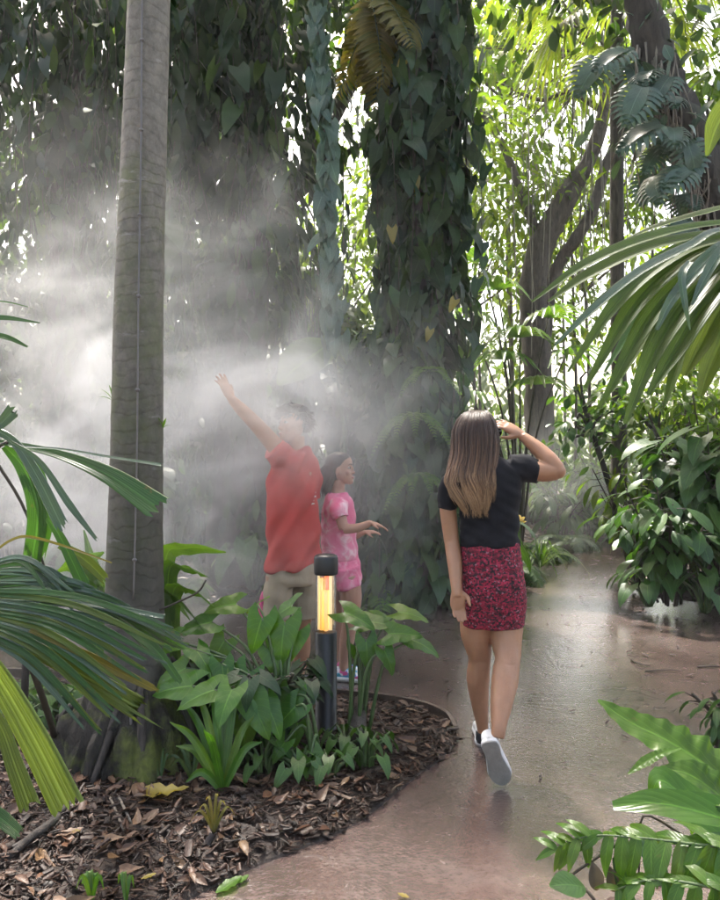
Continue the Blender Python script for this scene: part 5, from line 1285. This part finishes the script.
# ---- the woman
WD = 3.5; ws = WD / FPX
def W_(x, y, d=WD): return np.array(px(x, y, d))
wm = thing('person', 'woman seen from behind in black t-shirt and magenta tweed skirt, hand at her sunglasses', 'person', gp(494, 760))
g = Geo()
loft(g, [(W_(cx, y, WD - dy), A3(hw * ws, 0, 0), A3(0, hd, 0)) for y, cx, hw, hd, dy in ((622, 491, 20, .07, 0), (618, 492, 27, .10, 0), (610, 493, 29, .108, .01), (590, 493, 29.5, .11, .012), (565, 491, 28, .095, 0), (545, 490, 26.5, .088, 0), (520, 489, 26.5, .092, 0), (495, 488, 29, .10, 0), (478, 486, 31, .095, 0), (467, 485, 29, .08, 0), (461, 484, 18, .062, 0), (454, 482, 10.5, .052, -.01), (440, 480, 10, .052, -.02))], 30, 60)
limb(g, [W_(458, 474), W_(450, 488), W_(448, 508), W_(451.5, 540), W_(454.5, 562, 3.46), W_(456, 582, 3.42), W_(456.5, 590, 3.405), W_(457, 597, 3.395)], [.05, .047, .042, .037, .036, .028, .025, .022])
limb(g, [W_(512, 467), W_(528, 469), W_(545, 472, 3.48), W_(557, 472, 3.46)], [.055, .054, .048, .040]); 
limb(g, [W_(558.5, 470, 3.46), W_(549, 460, 3.49), W_(538, 449, 3.53), W_(523, 436.5, 3.58)], [.036, .043, .037, .025])
ell(g, W_(558, 471.5, 3.46), (.038, .038, .036))
hand(g, W_(457, 590, 3.405), (.06, -.04, -1), (.15, -1, 0), .166, (.30, .34, .40, .46), (1, 0, 0), .52, .05)
hand(g, W_(521, 435, 3.585), (-.80, .22, .52), (-.35, .75, -.55), .165, (.34, .30, .26, .22), (-.2, 0, -1), .1, .22)
limb(g, [W_(477, 606), W_(475.5, 632, 3.51), W_(478.5, 648, 3.53), W_(479.5, 660, 3.545), W_(478, 680, 3.57), W_(480, 705, 3.61), W_(482.5, 727, 3.645), W_(483, 738, 3.66)], [.082, .075, .064, .054, .0575, .042, .029, .030], hint=(1, 0, 0))
limb(g, [W_(507, 606), W_(506, 632, 3.47), W_(507, 648, 3.44), W_(507.5, 660, 3.40), W_(504.5, 682, 3.33), W_(501, 706, 3.25), W_(499, 726, 3.185), W_(497.5, 738, 3.165)], [.084, .080, .069, .059, .061, .047, .033, .030], hint=(1, 0, 0))
WF = (.80, .60, .06)
Wh, Wr = head(g, W_(479.5, 434, 3.52), WF, 1.0)
def legform(co):
    out = np.zeros(len(co))
    for (kx, ky, kd, sg) in ((479.5, 659, 3.545, 1), (507.5, 659, 3.40, 1)):
        k = W_(kx, ky, kd); dx, dz = co[:, 0] - k[0], co[:, 2] - k[2]; back = np.clip((k[1] + .02 - co[:, 1]) * 40, 0, 1)
        out += back * (-.007 * np.exp(-(dx / .022) ** 2 - (dz / .03) ** 2) + .003 * np.exp(-((np.abs(dx) - .035) / .012) ** 2 - (dz / .05) ** 2) - .0025 * np.exp(-((dz + .004 + dx * .1) / .005) ** 2 - (dx / .035) ** 2))
        out += back * .004 * (np.exp(-((dx + .02) / .018) ** 2 - ((dz + .13) / .07) ** 2) + .7 * np.exp(-((dx - .022) / .018) ** 2 - ((dz + .12) / .065) ** 2))
    return out
body = remesh('body', g, .0048, M['skin'], wm, 5, legform)
# t-shirt
g = Geo()
loft(g, [(W_(cx, y, WD), A3(hw * ws, 0, 0), A3(0, hd, 0)) for y, cx, hw, hd in ((546.5, 489.8, 28, .096), (545, 489.8, 30.4, .108), (535, 489.5, 29.7, .105), (520, 489.3, 29.2, .107), (505, 489, 31, .113), (492, 488.3, 33, .118), (480, 487, 35, .114), (470, 486, 34, .104), (463, 486, 28, .085), (457.5, 484, 17, .066), (455, 483, 13, .06))], 36, 70)
limb(g, [W_(462, 474), W_(452, 484), W_(447.2, 498), W_(446.8, 508.5)], [.058, .056, .0505, .047]); limb(g, [W_(508, 467), W_(522, 468), W_(534, 471), W_(540.5, 472.5, 3.49)], [.067, .066, .064, .063])
def folds(co):
    x, y, z = co[:, 0], co[:, 1], co[:, 2]
    return .004 * np.sin(z * 55 + x * 30) * np.sin(x * 22 + 1) + .0035 * np.sin(x * 46 - z * 34 + 2 * np.sin(z * 9)) + .0018 * np.sin(z * 120 + x * 60) * np.sin(x * 15)
remesh('shirt', g, .0065, M['black_tee'], wm, 5, folds)
g = Geo()
loft(g, [(W_(cx, y, WD - dy), A3(hw * ws, 0, 0), A3(0, hd, 0)) for y, cx, hw, hd, dy in ((540, 489.8, 27.5, .094, 0), (542, 489.8, 29.2, .101, 0), (555, 490.5, 30, .112, .004), (570, 491.8, 31.2, .122, .01), (585, 492.8, 32.2, .128, .014), (600, 493.2, 32.6, .126, .012), (612, 493.2, 32, .12, .008), (623.5, 492.8, 31.3, .116, .004), (625.5, 492.8, 29, .105, .004))], 40, 80, 2.2)
def ruche(co):
    z = co[:, 2]; x = co[:, 0]
    return np.clip((1.02 - z) * 20, 0, 1) * .0032 * np.sin(z * 150 + 3 * np.sin(x * 14 + 1) + 1.5 * np.sin(x * 37)) * (.35 + .6 * np.clip((z - .85) * 5, 0, 1)) + .0015 * np.sin(x * 60 + z * 30)
remesh('skirt', g, .006, M['skirt'], wm, 3, ruche)
# hair: inner mass and strands over it
HR = [(410.5, 470, 486, .02, 3.52), (414, 463, 490, .06, 3.515), (421, 457, 494, .095, 3.51), (430, 453.5, 496.5, .108, 3.505), (440, 452.5, 497.5, .108, 3.495), (452, 452, 497, .092, 3.47), (464, 449, 496, .07, 3.435), (474, 446.5, 495, .05, 3.405), (482, 446, 494.5, .042, 3.392), (491, 450, 493.5, .036, 3.388), (501, 455, 492, .030, 3.388), (511, 461, 489, .022, 3.39), (518, 468, 484, .006, 3.392)]
hc = np.array([W_((a + b) / 2, y, d) for y, a, b, h, d in HR]); ha = np.array([(b - a) / 2 * d / FPX for y, a, b, h, d in HR]); hb = np.array([h for y, a, b, h, d in HR])
g = Geo(); loft(g, [(c, A3(a * .94, 0, 0), A3(0, b * .93, 0)) for c, a, b in zip(hc[:-4], ha[:-4], hb[:-4])], 36, 60); hr = mk('hair', g, M['hair'], wm)
g = Geo(); hcS, haS, hbS = spline(hc, 60), spline(ha[:, None], 60)[:, 0], spline(hb[:, None], 60)[:, 0]
locks = [(RNG.uniform(-3.2, .06), RNG.uniform(46, 59.5), RNG.uniform(0, 6), RNG.uniform(.05, .16), RNG.normal(0, .06)) for k in range(44)]
for k in range(1100):
    if k % 7:
        th, en, ph, am, of = locks[k % 44]; dth = RNG.normal(0, .16); end = int(np.clip(en + RNG.normal(0, 2.6), 34, 60))
    else:
        th, ph, am, of, dth = RNG.uniform(0, math.pi), 0, .03, 0, 0; end = int(RNG.uniform(26, 34))
    st = int(RNG.uniform(0, 6)); idx = np.minimum(np.arange(st, end, 2), 59); q = idx / 60
    tth = th + dth * (1 - .55 * q) + am * 1.6 * np.sin(idx * .24 + ph) * q ** 1.4 + RNG.normal(0, .04) * q
    off = 1.0 + RNG.normal(0, .02) + (of + .12 * np.sin(idx * .24 + ph + 1.2)) * q ** 1.6
    hw_ = np.maximum(haS[idx], .062 * (idx > 45)); P = hcS[idx] + np.column_stack([hw_ * off * np.cos(tth), np.maximum(hbS[idx], .02) * off * np.sin(tth), np.zeros(len(idx))])
    r = RNG.uniform(.0016, .0032); gg = Geo(); tube(gg, P, [r * .6, r, r, r * .75, r * .12], 5); V, Q, U = gg.arrays()
    U = np.column_stack([U[:, 0], (st + U[:, 1] * (end - st)) / 60]); g.add(V, Q, U)
mk('strand', g, M['hair'], hr)['kind'] = 'stuff'
# sunglasses
gq = Geo(); c0 = Wh((0, .098, .012)); tube(gq, [Wh((-.012, .096, .010)), c0, Wh((.012, .096, .010))], [.002], 6, 6); sg = mk('sunglasses', gq, M['black'], wm)
for k in (-1, 1):
    g = Geo(); ell(g, Wh((k * .036, .090, .004)), (.029, .006, .023), Wr.T); mk('lens', g, M['lens'], sg)
    g = Geo(); tube(g, [Wh((k * .064, .082, .010)), Wh((k * .078, .03, .010)), Wh((k * .078, -.01, .006))], [.003], 6, 10); mk('temple', g, M['black'], sg)
# shoes and sock
shoe(wm, gp(482, 747) + Vector((0, .0, .008)), gp(482, 747) + Vector((.035, .25, .008)), (0, 0, 1), .092, ('white_shoe', 'white_shoe', 'sole_grey', 'lace'))
shoe(wm, W_(488.5, 741, 3.13), W_(503.5, 784, 3.205), (.12, .95, .30), .100, ('white_shoe', 'white_shoe', 'sole_grey', 'lace'))
g = Geo(); tube(g, [W_(482.6, 731, 3.648), W_(482.8, 740, 3.66)], [.034, .037], 16, 4); mk('sock', g, M['sock'], wm)
# ring on the hanging hand
# ---- the boy
BDp = 4.45; bs = BDp / FPX
def B_(x, y, d=BDp): return np.array(px(x, y, d))
M['red_tee'] = plain('coral red shirt', (.44, .055, .048), .75, var=.12, scale=12, bmp=.12, spec=.3); M['khaki'] = plain('khaki cotton', (.36, .29, .20), .85, var=.15, scale=20, bmp=.15)
M['shirt_print'] = plain('white print', (.7, .68, .66), .7, var=.1); M['grey_shoe'] = plain('grey shoe', (.35, .36, .38), .7, var=.2)
by = thing('person', 'boy in coral red t-shirt and khaki shorts reaching one arm up into the mist', 'person', gp(288, 692))
BF = unit(A3(.78, -.62, 0)); BS = unit(A3(-.62, -.78, 0))
def bring(x, y, a, b, d=BDp, tilt=0): return (B_(x, y, d), BS * a + A3(0, 0, tilt), BF * b)
g = Geo()
loft(g, [bring(293, 580, .14, .10), bring(293, 560, .155, .105), bring(293, 530, .15, .10), bring(294, 500, .155, .105), bring(295, 475, .165, .105), bring(296, 461, .15, .09), bring(296, 453, .08, .065), bring(296, 446, .055, .055), bring(296, 436, .052, .055)], 28, 50)
limb(g, [B_(287, 460, 4.36), B_(270, 440, 4.32), B_(254, 422, 4.28), B_(242, 410, 4.26), B_(231.5, 399, 4.25)], [.058, .052, .043, .039, .027])
hand(g, B_(231, 398, 4.25), (-.42, -.06, .88), (-.72, .55, -.2), .172, (.10, .14, .2, .26), (.8, .3, .3), .0, .30)
limb(g, [B_(306, 461, 4.58), B_(310, 490, 4.66), B_(310, 515, 4.66), B_(304, 545, 4.62)], [.052, .045, .04, .028]); hand(g, B_(303, 548, 4.61), (-.2, 0, -1), (-.6, .2, 0), .16, (.3, .35, .4, .45), (.3, -.5, 0))
for (x0, x1, x2, dd) in ((279, 277, 277, -.06), (304, 302, 299, .08)):
    limb(g, [B_(x0, 575, BDp + dd), B_(x0 - 1, 612, BDp + dd), B_(x1, 628, BDp + dd), B_(x1, 650, BDp + dd + .02), B_(x2, 672, BDp + dd + .02), B_(x2, 688, BDp + dd + .01)], [.085, .062, .052, .055, .036, .034], hint=(1, 0, 0))
Bh, Br = head(g, B_(294, 423.5, 4.45), (-.80, -.58, .06), 1.02)
remesh('body', g, .0055, M['skin'], by, 5); eyes(by, Bh, Br, 1.02)
g = Geo(); rng_h = np.random.default_rng(3)
for k_, yy in ((0, 0),): loft(g, [(Bh((0, -.012, .118)), Br[0] * .03, Br[1] * .035), (Bh((0, -.012, .104)), Br[0] * .058, Br[1] * .072), (Bh((0, -.012, .08)), Br[0] * .073, Br[1] * .088), (Bh((0, -.016, .05)), Br[0] * .079, Br[1] * .092), (Bh((0, -.034, .02)), Br[0] * .077, Br[1] * .072), (Bh((0, -.052, -.02)), Br[0] * .073, Br[1] * .050), (Bh((0, -.062, -.05)), Br[0] * .06, Br[1] * .030)], 26, 30)
for k in range(620):                                       # short hair: tufts over the skull
    u = unit(rng_h.normal(0, 1, 3)); u[2] = abs(u[2]) * 1.0 + (-.35 if u[1] < -.1 else .22)
    u = unit(u)
    p0 = np.array((u[0] * .076, u[1] * .094 - .004, u[2] * .098 + .02)); t_ = unit(np.array((u[0] * .4, .8 * (u[1] + .5), -.55)) + rng_h.normal(0, .3, 3))
    P = [Bh(p0 * .96), Bh(p0 * 1.05 + t_ * .012), Bh(p0 * 1.07 + t_ * .030), Bh(p0 * 1.04 + t_ * .048)]; tube(g, P, [.003, .0042, .0035, .0006], 5, 7)
hb_ = mk('hair', g, M['hair_dark'], by)
g = Geo()
loft(g, [bring(293, 566, .17, .115, tilt=-.02), bring(293, 563, .20, .137, tilt=-.03), bring(293, 545, .198, .135, tilt=-.03), bring(293, 520, .192, .132), bring(293.5, 495, .19, .13), bring(294.5, 475, .19, .122), bring(295.5, 462, .17, .105), bring(296, 454, .12, .085), bring(296, 448, .075, .068)], 34, 60)
limb(g, [B_(294, 466, 4.40), B_(283, 458, 4.36), B_(273, 448, 4.33)], [.105, .094, .084]); limb(g, [B_(304, 466, 4.55), B_(309, 482, 4.62), B_(311, 500, 4.65)], [.085, .078, .072])
def bfold(co):
    x, y, z = co[:, 0], co[:, 1], co[:, 2]; return .009 * np.sin(x * 26 + z * 14 + y * 10 + np.sin(z * 9)) + .006 * np.sin(z * 22 - x * 40) + .004 * np.sin(x * 60 - z * 40)
remesh('shirt', g, .008, M['red_tee'], by, 5, bfold)
for (x, y, w, h) in ((316, 492, .022, .005), (317, 496, .034, .006), (316, 500, .026, .005), (318, 503, .03, .005)):
    g = Geo(); c = A3(*B_(311, y, 4.42)) + BF * 0; c = B_(293.5, y) + BF * .129 + BS * (-.03 + .01 * ((y % 3) - 1)); tube(g, [c - BS * w, c + BF * .004, c + BS * w], [h * .7, h, h * .6], 8, 8, flat=.35, hint=tuple(BF)); mk('shirt_print', g, M['shirt_print'], by)
g = Geo()
loft(g, [bring(293, 543, .15, .11), bring(293, 552, .155, .108), bring(293, 575, .172, .122), bring(293, 584, .15, .11)], 30, 24)
for (x0, dd) in ((279, -.06), (305, .08)): limb(g, [B_(x0 + 2, 568, BDp + dd), B_(x0, 585, BDp + dd), B_(x0 - 1, 604, BDp + dd), B_(x0 - 1, 618, BDp + dd)], [.082, .094, .088, .085], hint=(1, 0, 0))
remesh('shorts', g, .0075, M['khaki'], by, 4, lambda co: .004 * np.sin(co[:, 0] * 40 + co[:, 2] * 12) + .003 * np.sin(co[:, 2] * 50 + co[:, 0] * 20))
for (x, dd) in ((277, -.06), (299, .08)):
    p = B_(x, 690, BDp + dd); p[2] = .008; shoe(by, p - BF * .07, p + BF * .18, (0, 0, 1), .10, ('grey_shoe', 'white_shoe', 'sole_grey', 'lace'))
# ---- the girl
GDp = 4.75; gs_ = GDp / FPX
def G_(x, y, d=GDp): return np.array(px(x, y, d))
def tiedye():
    m, nt, p, out = newmat('pink tie-dye cotton'); n1 = noise(nt, coords(nt), 9, 4, .6, 1.2)
    nt.links.new(ramp(nt, n1, [(.3, (.62, .09, .20)), (.5, (.68, .18, .29)), (.66, (.76, .52, .56))]), p.inputs['Base Color']); p.inputs['Roughness'].default_value = .8; return m
M['tiedye'] = tiedye()
m, nt, p, out = newmat('patterned shoe'); M['pattern_shoe'] = m
vr = node(nt, 'ShaderNodeTexVoronoi'); vr.inputs['Scale'].default_value = 40; nt.links.new(coords(nt), vr.inputs['Vector']); sp_ = nt.nodes.new('ShaderNodeSeparateColor'); nt.links.new(vr.outputs['Color'], sp_.inputs[0])
nt.links.new(ramp(nt, sp_.outputs[0], [(0, (.1, .45, .65)), (.4, (.75, .75, .78)), (.6, (.7, .1, .3)), (.8, (.15, .3, .6))], 'CONSTANT'), p.inputs['Base Color'])
gi = thing('person', 'girl in pink tie-dye top and shorts holding a hand out in the mist', 'person', gp(343, 677))
GF = unit(A3(.97, -.24, 0)); GS = unit(A3(-.24, -.97, 0))
def gring(x, y, a, b): return (G_(x, y), GS * a, GF * b)
g = Geo()
loft(g, [gring(341, 588, .11, .095), gring(341, 570, .125, .105), gring(340, 545, .11, .085), gring(339, 520, .115, .085), gring(338, 504, .12, .08), gring(338, 496, .09, .06), gring(338, 490, .045, .045), gring(339, 480, .04, .042)], 26, 40)
limb(g, [G_(338, 503, 4.63), G_(341, 518, 4.60), G_(344, 529, 4.58)], [.042, .037, .033]); limb(g, [G_(344, 529, 4.58), G_(357, 528, 4.56), G_(371, 523, 4.55)], [.033, .030, .021])
hand(g, G_(371, 523, 4.55), (.93, -.1, -.28), (.2, -.1, -1), .132, (.2, .26, .3, .34), (.2, -1, 0), .1, .2)
limb(g, [G_(341, 503, 4.86), G_(345, 520, 4.9), G_(352, 535, 4.86), G_(364, 532, 4.84)], [.04, .035, .031, .02]); hand(g, G_(365, 532, 4.84), (.9, 0, 0), (0, .2, -1), .12, (.3, .3, .35, .4), (0, -1, 0))
for (xs, dd) in (((347, 351, 350, 347, 344, 344), -.07), ((342, 341, 340, 338, 336, 336), .10)):
    limb(g, [G_(xs[0], 575, GDp + dd), G_(xs[1], 598, GDp + dd), G_(xs[2], 620, GDp + dd), G_(xs[3], 640, GDp + dd), G_(xs[4], 660, GDp + dd), G_(xs[5], 671, GDp + dd)], [.082, .072, .05, .05, .032, .031], hint=(1, 0, 0))
Gh, Gr = head(g, G_(340.5, 468, 4.75), (.97, -.24, .02), .92)
remesh('body', g, .0055, M['skin_tan'], gi, 5); eyes(gi, Gh, Gr, .92)
g = Geo(); rng_h = np.random.default_rng(4)
loft(g, [(Gh((0, -.01, .112)), Gr[0] * .03, Gr[1] * .03), (Gh((0, -.012, .095)), Gr[0] * .06, Gr[1] * .068), (Gh((0, -.018, .06)), Gr[0] * .077, Gr[1] * .085), (Gh((0, -.03, .02)), Gr[0] * .080, Gr[1] * .078), (Gh((0, -.055, -.03)), Gr[0] * .078, Gr[1] * .056), (Gh((0, -.075, -.09)), Gr[0] * .072, Gr[1] * .045), (Gh((0, -.09, -.15)), Gr[0] * .06, Gr[1] * .035), (Gh((0, -.10, -.21)), Gr[0] * .03, Gr[1] * .016)], 26, 40)
for k in range(260):
    a = rng_h.uniform(0, 6.28); x = math.cos(a) * .082; y = -.02 + min(.05, math.sin(a) * .088); e = rng_h.uniform(-.22, -.02) if y < .02 else .0
    P = [Gh((x * .3, y * .3 - .01, .116)), Gh((x * .8, y * .85, .075)), Gh((x * 1.0, y - .01, .02)), Gh((x, min(y, 0) - .05, e * .6)), Gh((x * .85 + rng_h.normal(0, .008), min(y, 0) * .7 - .075, e))]
    tube(g, P, [.002, .004, .004, .0035, .0006], 5, 12)
mk('hair', g, M['hair_dark'], gi)
g = Geo()
loft(g, [gring(340, 560, .12, .10), gring(340, 558, .142, .122), gring(339.5, 545, .14, .12), gring(338.5, 525, .138, .114), gring(338, 508, .14, .105), gring(338, 499, .115, .085), gring(338, 492.5, .07, .06)], 30, 40)
limb(g, [G_(338, 503, 4.66), G_(339, 510, 4.61), G_(341, 518, 4.595)], [.062, .058, .055]); limb(g, [G_(340, 503, 4.84), G_(343, 514, 4.89)], [.06, .055])
gfold = lambda co: .004 * np.sin(co[:, 0] * 45 + co[:, 2] * 20) + .003 * np.sin(co[:, 2] * 60 - co[:, 0] * 20)
remesh('shirt', g, .007, M['tiedye'], gi, 4, gfold)
g = Geo(); loft(g, [gring(340.5, 553, .12, .105), gring(341, 562, .135, .122), gring(342, 578, .14, .128), gring(342, 583, .11, .11)], 26, 20)
for (x, dd) in ((347, -.07), (343, .09)): limb(g, [G_(x - 2, 568, GDp + dd), G_(x, 580, GDp + dd), G_(x + 2, 588, GDp + dd)], [.088, .088, .085], hint=(1, 0, 0))
remesh('shorts', g, .007, M['tiedye'], gi, 3, gfold)
for (x, dd) in ((344, -.07), (336, .10)):
    p = G_(x, 676, GDp + dd); p[2] = .008; shoe(gi, p - GF * .06, p + GF * .155, (0, 0, 1), .085, ('pattern_shoe', 'white_shoe', 'sole_grey', 'lace'), .07)
# small pink bag behind the boy
M['pink'] = plain('pink fabric', (.6, .08, .22), .7, var=.15)
t = thing('pink_bag', 'slim pink bag hanging low beside the khaki shorts', 'bag', px(264, 618, 4.62)); g = Geo(); loft(g, [(px(263.5, 592, 4.62), (.012, 0, 0), (0, .02, 0)), (px(263, 602, 4.62), (.026, 0, 0), (0, .05, 0)), (px(263, 618, 4.62), (.030, 0, 0), (0, .06, 0)), (px(264, 624, 4.62), (.018, 0, 0), (0, .04, 0))], 16, 20); mk('pouch', g, M['pink'], t)
g = Geo(); tube(g, [px(263.5, 593, 4.62), px(268, 575, 4.62), px(276, 556, 4.60)], [.006], 6, 8); mk('strap', g, M['pink'], t)

# ------------------------------------------------------------------ haze and mist
def box_obj(name, lo, hi, mat, label):
    g = Geo(); (x0, y0, z0), (x1, y1, z1) = lo, hi
    V = [(x0, y0, z0), (x1, y0, z0), (x1, y1, z0), (x0, y1, z0), (x0, y0, z1), (x1, y0, z1), (x1, y1, z1), (x0, y1, z1)]
    g.add(V, [(0, 3, 2, 1), (4, 5, 6, 7), (0, 1, 5, 4), (1, 2, 6, 5), (2, 3, 7, 6), (3, 0, 4, 7)])
    o = mk(name, g, mat, smooth=False); return tag(o, label, kind='stuff')
def volmat(name, dens_fn, color=(.95, .95, .97), aniso=.25):
    m = bpy.data.materials.new(name); m.use_nodes = True; nt = m.node_tree; nt.nodes.remove(nt.nodes['Principled BSDF']); out = nt.nodes['Material Output']
    pv = nt.nodes.new('ShaderNodeVolumePrincipled'); pv.inputs['Color'].default_value = (*color, 1); pv.inputs['Anisotropy'].default_value = aniso
    d = dens_fn(nt)
    if isinstance(d, (int, float)): pv.inputs['Density'].default_value = d
    else: nt.links.new(d, pv.inputs['Density'])
    nt.links.new(pv.outputs[0], out.inputs['Volume']); return m
HAZE = volmat('even haze', lambda nt: .0014)
box_obj('haze', (-255, -155, -1.06), (255, 355, 13.5), HAZE, 'thin pale haze in the garden air')
def mist_obj(name, c, r, dens, scale, lo, hi, label, seed=0.):
    """a closed, drifting cloud of fine spray, denser in wisps"""
    def fn(nt):
        tc = coords(nt, 'Object')
        mp = node(nt, 'ShaderNodeMapping'); mp.inputs['Scale'].default_value = (1 / r[0], 1 / r[1], 1 / r[2]); nt.links.new(tc, mp.inputs[0])
        ln = node(nt, 'ShaderNodeVectorMath', operation='LENGTH'); nt.links.new(mp.outputs[0], ln.inputs[0])
        fall = ramp(nt, ln.outputs['Value'], [(.0, 1.), (.35, .62), (.7, .18), (.97, 0.)])
        m2 = node(nt, 'ShaderNodeMapping'); m2.inputs['Scale'].default_value = (.75, .9, 1.2); m2.inputs['Location'].default_value = (seed, seed * .7, 0); m2.inputs['Rotation'].default_value = (0, .25, 0); nt.links.new(tc, m2.inputs[0])
        n = noise(nt, m2.outputs[0], scale, 3, .58, 1.3)
        n = ramp(nt, n, [(lo, .02), ((lo + hi) / 2, .3), (hi, 1.)])
        return math_(nt, 'MULTIPLY', math_(nt, 'MULTIPLY', math_(nt, 'MULTIPLY', fall, fall), n), dens)
    g = Geo(); ell(g, c, r, None, 14, 24); o = mk(name, g, None); 
    V = np.array([v.co for v in o.data.vertices]) - np.array(c); V[:, 2] = np.maximum(V[:, 2], .07 - c[2]); o.data.vertices.foreach_set('co', V.astype(np.float32).ravel()); o.location = c; o.data.flip_normals(); o.data.update()
    m = volmat(name, fn, (.97, .97, .98), .3); o.data.materials.append(m)
    return tag(o, label, kind='stuff')
mist_obj('mist', (-1.6, 4.85, 1.45), (3.1, 2.05, 2.75), 4.0, 1.45, .42, .66, 'white drifting mist round the boy, the girl and the palm trunk')
mist_obj('mist_plume', (-.42, 4.2, 1.66), (1.25, .66, .66), 3.1, 2.0, .38, .62, 'dense white puff of mist round the face of the boy', 9.)
mist_obj('far_mist', (2.6, 10.6, 1.0), (3.4, 2.6, 1.7), .55, .8, .35, .7, 'pale mist hanging over the end of the path', 4.)
cy.volume_step_rate = 2.5
cy.volume_preview_step_rate = 1.5
cy.volume_max_steps = 64
cy.use_adaptive_sampling = True
cy.adaptive_threshold = .04
cy.adaptive_min_samples = 16
cy.time_limit = 1000
